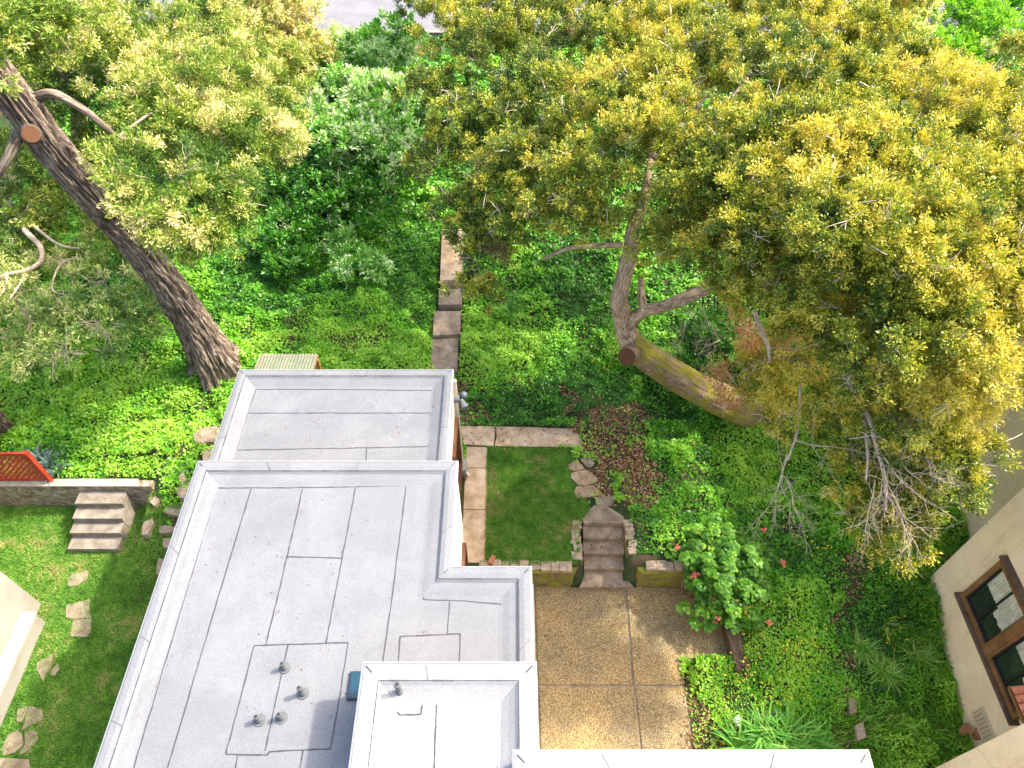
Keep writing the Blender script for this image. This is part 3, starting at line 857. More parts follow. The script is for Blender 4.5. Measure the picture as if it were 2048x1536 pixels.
# windows and doors of the right-hand walls (face +X)
def window_x(X, y0, y1, z0, z1, parent, frame, sgn=1, depth=.07, name='window', fw=.09, mull=1, pane='glass', curtain=False, inner=None):
    mb = MB()
    xa, xb = sorted((X - sgn * .02, X + sgn * depth))
    mb.box((xa, y0, z0), (xb, y0 + fw, z1)); mb.box((xa, y1 - fw, z0), (xb, y1, z1))
    mb.box((xa, y0 + fw, z1 - fw), (xb, y1 - fw, z1)); mb.box((xa, y0 + fw, z0), (xb, y1 - fw, z0 + fw))
    o = mb.build(name, M[frame], parent, bevel=.006)
    mb = MB(); xc = X + sgn * depth * .25
    mb.face([(xc, y0 + fw, z0 + fw), (xc, y1 - fw, z0 + fw), (xc, y1 - fw, z1 - fw), (xc, y0 + fw, z1 - fw)])
    mb.build('pane', M[pane], o)
    mb = MB(); s_ = M[inner or frame]
    f2 = .035
    xs0, xs1 = sorted((X + sgn * depth * .26, X + sgn * depth * .6))
    ya, yb, za, zb = y0 + fw, y1 - fw, z0 + fw, z1 - fw
    mb.box((xs0, ya, za), (xs1, ya + f2, zb)); mb.box((xs0, yb - f2, za), (xs1, yb, zb)); mb.box((xs0, ya + f2, za), (xs1, yb - f2, za + f2)); mb.box((xs0, ya + f2, zb - f2), (xs1, yb - f2, zb))
    for k in range(mull):
        ym = ya + (yb - ya) * (k + 1) / (mull + 1)
        mb.box((xs0, ym - .02, za + f2), (xs1, ym + .02, zb - f2))
    mb.build('sash', s_, o)
    if curtain:
        # folds hanging just in front of the dark room, behind a clear part of the sash
        nn = 60; V = []; zt, zb2 = zb - .06, za + (zb - za) * .38
        mbc = MB(); prev = None
        for i in range(nn + 1):
            yy = ya + .05 + (yb - ya - .1) * i / nn
            xx = X + sgn * (depth * .25 + .004 + .004 * math.sin(i * 1.35))
            p = (yy, xx)
            if prev:
                drop = zb2 + .02 * math.sin(i * .5) if i < nn * .45 else zb2 + .35 * (zb - za) * .4
                mbc.face([(prev[1], prev[0], drop), (p[1], p[0], drop), (p[1], p[0], zt), (prev[1], prev[0], zt)])
            prev = p
        mbc.build('curtain', M['curtain'], o)
    return o
window_x(-1.12, 6.5, 7.55, .95, 3.45, house, 'red_wood', name='door', mull=0, depth=.09)
window_x(-1.43, 9.55, 10.75, 1.9, 3.9, house, 'red_wood', mull=1, depth=.09)
# rainwater pipe
mb = MB()
mb.beam((-1.37, 10.98, 5.05), (-1.37, 10.98, 1.2), .07, .07); mb.beam((-1.37, 10.98, 1.2), (-1.22, 10.9, 1.0), .07, .07)
mb.build('downpipe', M['cream'], house, bevel=.008)
c = at(928, 925, 1.3)
mb = MB(); mb.box((c.x - .05, c.y - .28, .95), (c.x + .07, c.y + .1, 1.35)); mb.build('meter_box', M['white_wall'], house, bevel=.01)
mb = MB(); mb.cyl((c.x + .02, c.y - .34, .95), (c.x + .02, c.y - .34, 1.2), .04, .04, 12); mb.build('drain_pipe', M['dark_wood'], house)
# roof debris
ch = []
def debris(cx, cy, z, sx, sy, n, tlo, thi, s0, s1):
    x = cx + rng.normal(size=n) * sx; y = cy + rng.normal(size=n) * sy
    Nn = nrm(np.array([0, 0, 1.5]) + rdir(n) * .5)
    s = rng.uniform(s0, s1, n)
    return (leaf_arrays(np.stack([x, y, z + rng.uniform(.004, .03, n)], 1), nrm(np.cross(Nn, rdir(n))), Nn, s, s * .4), rng.uniform(tlo, thi, n))
c = at(876, 800, ZB - .11); ch.append(debris(c.x, c.y, ZB - .11, .035, .14, 160, .1, .6, .03, .07))
c = at(503, 772, ZB - .11); ch.append(debris(c.x, c.y, ZB - .17, .07, .06, 70, .1, .6, .03, .07))
c = at(868, 845, ZB - .11); ch.append(debris(c.x, c.y, ZB - .11, .05, .7, 110, 0, .1, .015, .035))
c = at(700, 797, ZB - .11); ch.append(debris(c.x, c.y + .05, ZB - .19, 1.1, .05, 130, 0, .1, .015, .03))
ch.append(debris(-4, 9.4, ZB - .11, 1.2, .8, 150, 0, .3, .015, .05))
ch.append(debris(-3.8, 5.3, ZM - DR, 1.3, 1.6, 170, 0, .25, .015, .05))
c = at(885, 1165, ZM - DR); ch.append(debris(c.x, c.y, ZM - DR, .1, .1, 60, 0, .1, .015, .03))
leaf_object('roof_debris', ch, M['dead'], kind='stuff', label='dry leaf bits and grit scattered on the flat roof')
# floodlight on the eave corner
c = Vector((-1.37, 10.45, 5.0))
fl = empty('floodlight', c, 'pale blue grey twin floodlight under the rear roof corner', 'light')
mb = MB(); mb.cyl(c, c + Vector((.14, 0, 0)), .09, .09, 18); mb.build('mount', M['lead'], fl, bevel=.006)
mb = MB(); bm_ = bmesh.new()
mtx = __import__('mathutils').Matrix.Translation(c + Vector((.24, .08, .05))) 
bmesh.ops.create_uvsphere(bm_, u_segments=20, v_segments=12, radius=.085, matrix=mtx)
me = bpy.data.meshes.new('lamp_dome'); bm_.to_mesh(me); bm_.free(); me.polygons.foreach_set("use_smooth", [True] * len(me.polygons))
link('lamp_dome', me, plain('pale_blue_metal', (.07, .095, .11), .6), fl)
mb = MB(); mb.cyl(c + Vector((.18, -.02, 0)), c + Vector((.28, -.22, -.06)), .045, .095, 18); mb.build('lamp_head', M['lead'], fl, smooth=False)
# corrugated canopy
cp = empty('canopy', (-5.8, 11.1, 4.2), 'clear corrugated canopy on a thin wooden frame behind the rear roof', 'canopy')
a, b = at(520, 709, 4.2), at(636, 709, 4.2)
x0, x1, yf = a.x, b.x, a.y
mb = MB(); nn = 60
for i in range(nn):
    t0, t1 = i / nn, (i + 1) / nn
    f_ = lambda t: .022 * math.sin(t * 2 * math.pi * 19)
    xa, xb = x0 + (x1 - x0) * t0, x0 + (x1 - x0) * t1
    mb.face([(xa, 11.1, 4.42 + f_(t0)), (xb, 11.1, 4.42 + f_(t1)), (xb, yf, 4.22 + f_(t1)), (xa, yf, 4.22 + f_(t0))])
mb.build('corrugated_sheet', M['corrug'], cp, smooth=True)
mb = MB()
for x_ in (x0 + .04, (x0 + x1) / 2, x1 - .04): mb.beam((x_, 11.1, 4.34), (x_, yf, 4.14), .05, .09)
mb.beam((x0, yf - .03, 4.14), (x1, yf - .03, 4.14), .05, .09)
mb.build('frame', M['brown_wood'], cp)
for x_ in (x0 + .04, x1 - .04):
    mb = MB(); mb.beam((x_, yf - .08, .9), (x_, yf - .08, 4.1), .08, .08); mb.build('post', M['brown_wood'], cp)
# plinth along the patio
mb = MB(); mb.box((.44, 2.3, -.1), (.58, YR - .02, .22)); mb.build('plinth', M['cream'], house, bevel=.015)

# right neighbour
nb = empty('house', (11, 5, .4), 'beige stucco house with brown window frames at the right edge', 'house')
XA = 10.64
yc_, zc_ = 7.86, 5.5
mb = walls([(XA, -4), (30, -4), (30, 7.86), (XA, 7.86)], -.3, 5.5); mb.build('wall', M['stucco'], nb)
mb = walls([(12.05, 7.9), (30, 7.9), (30, 19), (12.05, 19)], -.3, 8.2); mb.build('wall', M['stucco_dull'], nb)
parapet_roof([(XA, -4), (30, -4), (30, 7.86), (XA, 7.86)], 5.62, .2, .3, .24).build('roof', M['roof2'], nb)
parapet_roof([(12.05, 7.9), (30, 7.9), (30, 19), (12.05, 19)], 8.3, .2, .3, .24).build('roof', M['roof2'], nb)
mb = walls([(9.3, -4), (30.2, -4), (30.2, 3.58), (9.3, 3.58)], -.3, 7.0); mb.build('wall', M['stucco'], nb)
parapet_roof([(9.3, -4), (30.2, -4), (30.2, 3.58), (9.3, 3.58)], 7.1, .2, .3, .24).build('roof', M['roof2'], nb)
window_x(XA, 5.62, 6.95, 2.02, 3.86, nb, 'brown_wood', -1, .12, fw=.12, mull=1, curtain=True, inner='black')
window_x(XA, 4.2, 5.56, 2.02, 3.86, nb, 'brown_wood', -1, .12, fw=.12, mull=1, curtain=True, inner='black')
mb = MB(); mb.box((XA - .2, 4.1, 1.93), (XA + .02, 7.02, 2.015)); mb.build('sill', M['dark_wood'], nb, bevel=.01)
mb = MB(); mb.box((XA - .16, 4.05, 3.87), (XA + .02, 7.0, 3.95)); mb.build('lintel', M['dark_wood'], nb, bevel=.01)
mb = MB(); mb.box((XA - .14, 5.5, 2.02), (XA + .02, 5.68, 3.86)); mb.build('post', M['brown_wood'], nb, bevel=.008)
window_x(9.3, 1.2, 2.9, 3.1, 4.7, nb, 'brown_wood', -1, .12, fw=.13, mull=1, curtain=True, inner='black')
# lattice vent
y0, z0 = onx(1932, 1450, XA); 
vt = MB()
vy0, vy1, vz0, vz1 = 4.05, 4.75, .55, 1.05
vt.box((XA - .05, vy0, vz0), (XA - .0, vy1, vz0 + .04)); vt.box((XA - .05, vy0, vz1 - .04), (XA - .0, vy1, vz1)); vt.box((XA - .05, vy0, vz0 + .04), (XA, vy0 + .04, vz1 - .04)); vt.box((XA - .05, vy1 - .04, vz0 + .04), (XA, vy1, vz1 - .04))
for k in range(7):
    yy = vy0 + .04 + (vy1 - vy0 - .08) * (k + .5) / 7
    vt.box((XA - .035, yy - .018, vz0 + .04), (XA - .012, yy + .018, vz1 - .04))
for k in range(6):
    zz = vz0 + .04 + (vz1 - vz0 - .08) * (k + .5) / 6
    vt.box((XA - .045, vy0 + .04, zz - .015), (XA - .036, vy1 - .04, zz + .015))
vo_ = vt.build('vent_grille', M['stucco_dull'], nb)
mb = MB(); mb.face([(XA - .006, vy0, vz0), (XA - .006, vy1, vz0), (XA - .006, vy1, vz1), (XA - .006, vy0, vz1)]); mb.build('backing', M['dark_wood'], vo_)
# small tiled awning between the two wings
tp = MB()
ax0, az0 = 9.75, 3.55
for k in range(5):
    yy = 3.60 + k * .16
    for r in range(3):
        xx = ax0 + r * .3
        zz = az0 + r * .16
        tp.cyl((xx, yy + .08, zz), (xx + .34, yy + .08, zz + .21), .085, .07, 10)
ta = tp.build('tile_awning', M['tile'], nb)
mb = MB(); mb.beam((ax0 + .02, 3.62, az0 - .08), (ax0 + .02, 4.42, az0 - .08), .06, .08); mb.beam((ax0, 3.66, az0 - .07), (XA, 3.66, az0 + .4), .05, .08); mb.beam((ax0, 4.38, az0 - .07), (XA, 4.38, az0 + .4), .05, .08); mb.build('bracket', M['brown_wood'], nb)

# left neighbour
nl = empty('house', (-13, 4, .15), 'white walled house with a ledge at its foot at the left edge', 'house')
c = at(53, 1184, .9)
mb = walls([(-26, -4), (c.x, -4), (c.x, c.y), (-26, c.y)], -.3, 5.4); mb.build('wall', M['white_wall'], nl)
parapet_roof([(-26, -4), (c.x, -4), (c.x, c.y), (-26, c.y)], 5.45).build('roof', M['roof2'], nl)
c2_ = at(68, 1226, .75)
mb = MB(); mb.box((c.x - .05, -4, 0), (c2_.x, c2_.y, .68)); mb.build('plinth', M['white_wall'], nl, bevel=.02)
mb = MB(); mb.box((c.x - .05, -4, .68), (c2_.x + .05, c2_.y + .04, .76)); mb.build('ledge', M['cap'], nl, bevel=.015)
mb = MB(); mb.box((c.x + .04, -4, .76), (c2_.x - .08, c2_.y - .08, .79)); mb.build('ledge_coping', M['cream'], nl, bevel=.01)

# ------------------------------------------------------------------ rough stone and concrete work
def rough(name, mb, mat, parent=None, cut=.09, amp=.02, seed=1, freq=4, **kw):
    bm = bmesh.new(); me0 = bpy.data.meshes.new('t'); me0.from_pydata(mb.v, [], mb.f); bm.from_mesh(me0)
    bmesh.ops.remove_doubles(bm, verts=bm.verts, dist=1e-5)
    for _ in range(7):
        es = [e for e in bm.edges if e.calc_length() > cut * 1.5]
        if not es: break
        bmesh.ops.subdivide_edges(bm, edges=es, cuts=1, use_grid_fill=True)
    bmesh.ops.triangulate(bm, faces=bm.faces)
    bmesh.ops.recalc_face_normals(bm, faces=bm.faces)
    V = np.array([v.co[:] for v in bm.verts])
    bm.normal_update()
    Nn = np.array([v.normal[:] for v in bm.verts])
    d = (fbm(V * freq, seed, 3) - .5) * 2 * amp + (fbm(V * freq * 4, seed + 5, 2) - .5) * amp
    V = V + Nn * d[:, None]
    for v, c in zip(bm.verts, V): v.co = c
    me = bpy.data.meshes.new(name); bm.to_mesh(me); bm.free(); bpy.data.meshes.remove(me0)
    me.polygons.foreach_set("use_smooth", [False] * len(me.polygons))
    return link(name, me, mat, parent, **kw)
# mossy retaining walls above the patio
def stone_row(x0, y0, x1, y1, z, wd, n, parent, seed, mat='rock', hh=.14, name='coping_stone'):
    r_ = np.random.default_rng(seed)
    t = np.sort(np.concatenate([[0, 1], (np.arange(1, n) + r_.uniform(-.25, .25, n - 1)) / n]))
    a, b = Vector((x0, y0, 0)), Vector((x1, y1, 0)); d = (b - a).normalized(); s_ = Vector((-d.y, d.x, 0))
    for i in range(n):
        p, q = a.lerp(b, t[i]) + d * .008, a.lerp(b, t[i + 1]) - d * .008
        w0, w1 = wd / 2 * r_.uniform(.75, 1.1), wd / 2 * r_.uniform(.75, 1.1)
        off = s_ * r_.uniform(-.03, .03)
        poly = [tuple((p - s_ * w0 + off)[:2]), tuple((q - s_ * w1 + off)[:2]), tuple((q + s_ * w0 + off)[:2]), tuple((p + s_ * w1 + off)[:2])]
        mb = MB(); mb.prism(poly, z - hh, z + r_.uniform(-.02, .03))
        rough(name, mb, M[mat], parent, .07, .028, seed * 31 + i, 7)
rw = empty('retaining_wall', (1.2, YR, 0), 'mossy stone retaining wall between the small lawn and the stairs', 'wall')
mb = MB(); mb.box((-.9, YR - .03, -.1), (1.72, YR + .25, .84)); mb.box((1.50, YR + .26, -.1), (1.84, 9.4, .84)); 
mb2 = MB(); mb2.prism([(-.9, YR - .02), (1.55, YR - .02), (1.84, YR + .28), (1.84, 9.45), (1.62, 9.45), (1.62, YR + .32), (-.9, YR + .32)], -.1, .82)
rough('stone_face', mb2, M['moss_stone'], rw, .08, .045, 3, 3.5)
stone_row(-.85, YR + .14, 1.55, YR + .14, .94, .27, 9, rw, 5)
stone_row(1.70, YR + .3, 1.72, 9.5, .95, .26, 5, rw, 6)
rw2 = empty('retaining_wall', (4, YR, 0), 'mossy stone retaining wall right of the stairs running into the geranium bush', 'wall')
mb2 = MB(); mb2.prism([(3.34, YR - .02), (5.3, YR - .05), (5.3, YR + .28), (3.34, YR + .3), (3.28, 9.45), (3.0, 9.45), (3.02, YR + .45)], -.1, .84)
rough('stone_face', mb2, M['moss_stone'], rw2, .08, .045, 13, 3.5)
stone_row(3.45, YR + .14, 5.2, YR + .14, .93, .25, 7, rw2, 15)
stone_row(3.17, YR + .45, 3.12, 9.55, .95, .24, 5, rw2, 16)
# garden stairs
gs = empty('stairs', (2.45, 8, 0), 'weathered brown concrete stairs from patio up to the small lawn', 'stairs')
tre = [(9.43, 10.0, .935), (9.08, 9.43, .72), (8.74, 9.08, .54), (8.39, 8.74, .36), (7.96, 8.39, .18)]
for i, (ya, yb, z) in enumerate(tre):
    mb = MB()
    if i == 0: poly = [(1.93, ya), (3.02, ya), (3.04, 9.62), (2.58, 9.98), (2.26, 9.98), (1.9, 9.68)]
    elif i == 4: poly = [(1.78, ya), (3.22, ya), (3.0, 8.26), (2.98, yb + .02), (1.92, yb + .02), (1.92, 8.26)]
    else: poly = [(1.92, ya), (3.0, ya), (3.0, yb + .02), (1.92, yb + .02)]
    mb.prism(poly, z - .2, z - .0)
    rough('stair_tread', mb, M['dark_concrete'], gs, .12, .008, 40 + i, 4)
# left wall, steps, fence
lw = empty('retaining_wall', (-13, YL, .1), 'stained concrete retaining wall behind the left lawn', 'wall')
xr = at(303, 980, 1.1).x
mb = MB(); mb.box((-22, YL, -.1), (xr, YL + .2, 1.2)); rough('wall_face', mb, M['old_wall'], lw, .14, .012, 60, 2.5)
mb = MB(); mb.box((-22, YL - .015, 1.2), (xr - .4, YL + .23, 1.235)); mb.build('coping', M['cap'], lw, bevel=.012)
ls = empty('steps', (-11, 9.5, .1), 'four grey concrete block steps leading up to the left retaining wall', 'steps')
stp = [((155, 244), (986, 1007), .99), ((150, 243), (1015, 1037), .78), ((145, 240), (1044, 1066), .57), ((140, 235), (1073, 1098), .36)]
for i, (us, vs, z) in enumerate(stp):
    a = at(us[0] - 6, vs[1], z); b = at(us[1], vs[1], z); yb = at(us[0], vs[0], z).y
    mb = MB(); mb.box((a.x, a.y, .05), (b.x, min(yb + .06, YL - .012), z))
    rough('stair_tread', mb, M['step_concrete'], ls, .12, .009, 70 + i, 4)
fn = empty('fence', (-13, 10.5, 1.2), 'red painted lattice fence panel on the left retaining wall', 'fence')
pf = at(101, 962, 1.24); yF = pf.y
mb = MB(); mb.box((pf.x - .06, yF - .05, 1.15), (pf.x + .06, yF + .07, 2.62)); mb.build('post', M['red_paint'], fn, bevel=.008)
mb = MB()
for z in (1.33, 2.55): mb.box((-18, yF - .025, z - .045), (pf.x - .06, yF + .035, z + .045))
mb.build('rail', M['red_paint'], fn, bevel=.005)
mb = MB()
x_ = -19.2
while x_ < pf.x - .05:
    for sg, yo in ((1, yF - .006), (-1, yF + .014)):
        a = [x_, 1.37] if sg > 0 else [x_, 2.51]
        b = [x_ + 1.14, 2.51] if sg > 0 else [x_ + 1.14, 1.37]
        if b[0] > pf.x - .07:
            t = (pf.x - .07 - a[0]) / 1.14
            if t < .04: continue
            b = [a[0] + 1.14 * t, a[1] + (b[1] - a[1]) * t]
        mb.beam((a[0], yo, a[1]), (b[0], yo, b[1]), .012, .04, up=(0, 1, 0)) if False else mb.beam((a[0], yo, a[1]), (b[0], yo, b[1]), .04, .012, up=(0, 1, 0))
    x_ += .155
mb.build('lattice', M['red_paint'], fn)

# stepping stones and rocks: one thing each
def stone(poly_px, z, mat, label, cat='stepping stone', name='stepping_stone', group=None, thick=.09, amp=.01, proud=.035, seed=0):
    pts = [at(u, v, z) for u, v in poly_px]
    ar = sum(pts[i].x * pts[(i + 1) % len(pts)].y - pts[(i + 1) % len(pts)].x * pts[i].y for i in range(len(pts)))
    if ar < 0: pts = pts[::-1]
    mb = MB(); mb.prism([(p.x, p.y) for p in pts], z - thick, z + proud)
    return rough(name, mb, M[mat], None, .09, amp, seed, 5, label=label, cat=cat, group=group)
G1 = 'flat stones leading from the small lawn to the stairs'
G2 = 'flat stones set in the left lawn'
G3 = 'rocks beside the left wall of the house'
S = [
 ([(1136, 930), (1155, 921), (1166, 934), (1170, 939), (1150, 943), (1138, 941)], 'flag', 'small square brown flagstone at the top of the flagstone trail', G1),
 ([(1160, 918), (1178, 914), (1189, 928), (1182, 935), (1172, 934)], 'dark_concrete', 'dull dark flagstone wedged beside the top brown flagstone', G1),
 ([(1142, 947), (1172, 940), (1196, 957), (1193, 965), (1172, 972), (1158, 972), (1142, 957)], 'flag', 'long tan flagstone second down the trail beside the small lawn', G1),
 ([(1152, 975), (1186, 971), (1203, 986), (1200, 991), (1152, 999), (1149, 985)], 'flag', 'tan flagstone with a straight lower edge third down the trail', G1),
 ([(1190, 995), (1228, 992), (1230, 1003), (1222, 1012), (1192, 1011)], 'dark_concrete', 'cracked brown flagstone just above the stair landing', G1),
 ([(135, 1160), (145, 1147), (178, 1142), (176, 1158), (160, 1170), (138, 1174)], 'grey_flag', 'oval pale flagstone nearest below the grey block steps', G2),
 ([(133, 1212), (180, 1199), (180, 1222), (183, 1237), (148, 1239), (134, 1236)], 'grey_flag', 'broad flagstone with a notched edge, upper of the touching pair', G2),
 ([(147, 1241), (184, 1238), (182, 1266), (172, 1275), (142, 1273)], 'grey_flag', 'squarish flagstone touching the broad notched one from below', G2),
 ([(76, 1325), (108, 1310), (103, 1338), (92, 1350), (88, 1364), (74, 1340)], 'grey_flag', 'large split half of the broken flagstone', G2),
 ([(104, 1340), (117, 1328), (120, 1338), (110, 1352), (102, 1350)], 'grey_flag', 'small split piece beside the large broken half', G2),
 ([(35, 1432), (38, 1418), (56, 1412), (58, 1422), (44, 1445), (36, 1446)], 'grey_flag', 'narrow flagstone left of the green tinged slab', G2),
 ([(50, 1446), (60, 1412), (85, 1420), (88, 1440), (62, 1452), (44, 1462)], 'grey_flag', 'green tinged slab right of the narrow flagstone', G2),
 ([(4, 1500), (18, 1470), (35, 1460), (46, 1470), (48, 1490), (30, 1506), (8, 1512)], 'grey_flag', 'fan shaped flagstone, left one of the lower trio', G2),
 ([(50, 1466), (64, 1458), (76, 1465), (77, 1482), (56, 1502), (44, 1510), (40, 1508), (52, 1490)], 'grey_flag', 'pointed flagstone, right one of the lower trio', G2),
 ([(-6, 1516), (60, 1520), (62, 1560), (-6, 1560)], 'grey_flag', 'large cut slab at the bottom corner of the left lawn', G2),
]
for i, (pp, mt, lab, g) in enumerate(S):
    stone(pp, .91 if g == G1 else .165, mt, lab, group=g, seed=100 + i)
RK = [
 ([(386, 862), (435, 852), (428, 885), (392, 890)], 1.15, 'grey_flag', 'large flat tan rock near the big trunk beside the rear roof'),
 ([(404, 905), (420, 895), (432, 890), (425, 925), (408, 925)], 1.1, 'grey_flag', 'dark flat rock under the second roof corner'),
 ([(352, 980), (388, 952), (392, 945), (385, 1000), (360, 998)], .95, 'grey_flag', 'slanted slab tucked against the house below the roof corner'),
 ([(358, 955), (368, 945), (372, 962), (362, 968)], 1.0, 'rock', 'small pale rock above the slanted slab'),
 ([(300, 1005), (312, 993), (320, 1000), (310, 1014)], .75, 'grey_flag', 'small rock beside the end of the retaining wall'),
 ([(327, 1025), (345, 1002), (372, 1010), (365, 1035), (340, 1030)], .7, 'grey_flag', 'pointed grey slab beside the middle of the rock steps'),
 ([(283, 1065), (288, 1045), (306, 1037), (309, 1048), (296, 1070), (286, 1072)], .5, 'rock', 'upright pale boulder at the edge of the left lawn'),
 ([(320, 1055), (345, 1052), (352, 1066), (320, 1068)], .55, 'grey_flag', 'upper of the two narrow ledge stones by the roof edge'),
 ([(326, 1078), (350, 1078), (346, 1098), (328, 1096)], .4, 'grey_flag', 'lower of the two narrow ledge stones by the roof edge'),
 ([(313, 1150), (318, 1118), (336, 1120), (325, 1152)], .3, 'grey_flag', 'leaning slab lowest beside the left roof edge'),
]
for i, (pp, z, mt, lab) in enumerate(RK):
    um, vm = sum(p[0] for p in pp) / len(pp), sum(p[1] for p in pp) / len(pp)
    for _ in range(12):
        c = at(um, vm, z); z = .5 * z + .5 * (float(gz(np.array([c.x]), np.array([c.y]))[0]) + .09)
    stone(pp, z, mt, lab, 'rock', 'rock', G3, .5, .03, .05, 200 + i)
# front walk: slabs stepping up towards the street
FW = [([(864, 678), (917, 676), (914, 744), (860, 744)], 1.22, 'speckled grey slab nearest the rear roof edge', 'dark_concrete'),
      ([(868, 622), (922, 622), (920, 668), (866, 671)], 1.36, 'brown grey slab second from the rear roof edge', 'dark_concrete'),
      ([(878, 577), (925, 577), (922, 609), (877, 609)], 1.5, 'brown slab half under the yellow crown edge', 'dark_concrete'),
      ([(884, 458), (924, 458), (926, 560), (880, 560)], 1.7, 'sunlit tan slab farthest up the walk', 'tan_concrete')]
for i, (pp, z, lab, mt) in enumerate(FW):
    c = at(*pp[0], z)
    stone(pp, z, mt, lab, 'slab', 'walk_slab', 'slabs of the walk behind the house', .35, .008, .0, 300 + i)
stone([(1003 * 1.0 + 693, 1398), (1712, 1392), (1712, 1425), (1700, 1430)], .3, 'grey_flag', 'thin half buried stone on the right dirt track', group=None, seed=401)
stone([(1708, 1452), (1725, 1445), (1732, 1475), (1715, 1482)], .25, 'grey_flag', 'rounded flat stone lower on the right dirt track', seed=402)
# timber sleepers
TG = 'weathered timber sleepers at the patio corner'
def sleeper(a, b, z, wd, hh, lab, seed):
    mb = MB(); mb.beam((*a, z), (*b, z), wd, hh); rough('timber_sleeper', mb, M['timber'], None, .09, .008, seed, 5, label=lab, cat='timber', group=TG)
sleeper(at2(1478, 1345, .3), at2(1440, 1200, .3), .17, .12, .42, 'narrow weathered plank on edge at the patio corner', 501)
sleeper(at2(1462, 1240, .3), at2(1485, 1335, .3), .16, .02, .02, 'x', 502) if False else None
sleeper((at2(1482, 1322, .3)[0], at2(1482, 1332, .3)[1]), at2(1460, 1225, .3), .15, .26, .36, 'thick weathered sleeper against the green slope', 503)
sleeper(at2(1408, 1327, .2), at2(1466, 1330, .2), .1, .24, .3, 'short weathered sleeper lying across the patio corner', 504)
# brick, litter, pots, stump
c = at(984, 1122, .95)
mb = MB(); mb.beam((c.x - .06, c.y - .1, .98), (c.x + .05, c.y + .12, .98), .12, .08); rough('brick', mb, M['brick'], None, .06, .006, 9, 6, label='broken red brick at the foot of the narrow path', cat='brick')
c = at(1474, 1444, .2)
mb = MB(); mb.prism([(c.x - .09, c.y + .05), (c.x - .03, c.y - .14), (c.x + .1, c.y - .06), (c.x + .04, c.y + .12)], .2, .32); rough('litter', mb, M['plaster_bit'], None, .04, .03, 8, 9, label='crumpled white scrap beside the strap leaf plant', cat='litter')
c = at(1540, 1440, .25)
mb = MB(); mb.cyl((c.x - .3, c.y, .15), (c.x + .32, c.y + .02, .3), .16, .13, 18); rough('log', mb, M['timber'], None, .06, .03, 77, 5, label='dark rotten log above the strap leaf plant', cat='log')
c = at(1958, 1470, .4)
for i, (dx, dy, r, lab) in enumerate(((0, 0, .13, 'small terracotta pot at the foot of the stucco wall by the wing'), (-.28, .1, .1, 'smallest terracotta pot left of the other pot by the wing'))):
    mb = MB(); mb.cyl((c.x + dx, c.y + dy, .25), (c.x + dx, c.y + dy, .55), r * .7, r, 18, caps=True); mb.cyl((c.x + dx, c.y + dy, .5), (c.x + dx, c.y + dy, .56), r * 1.12, r * 1.12, 18)
    mb.build('flower_pot', M['terracotta'], label=lab, cat='pot', group='pots by the right wing')

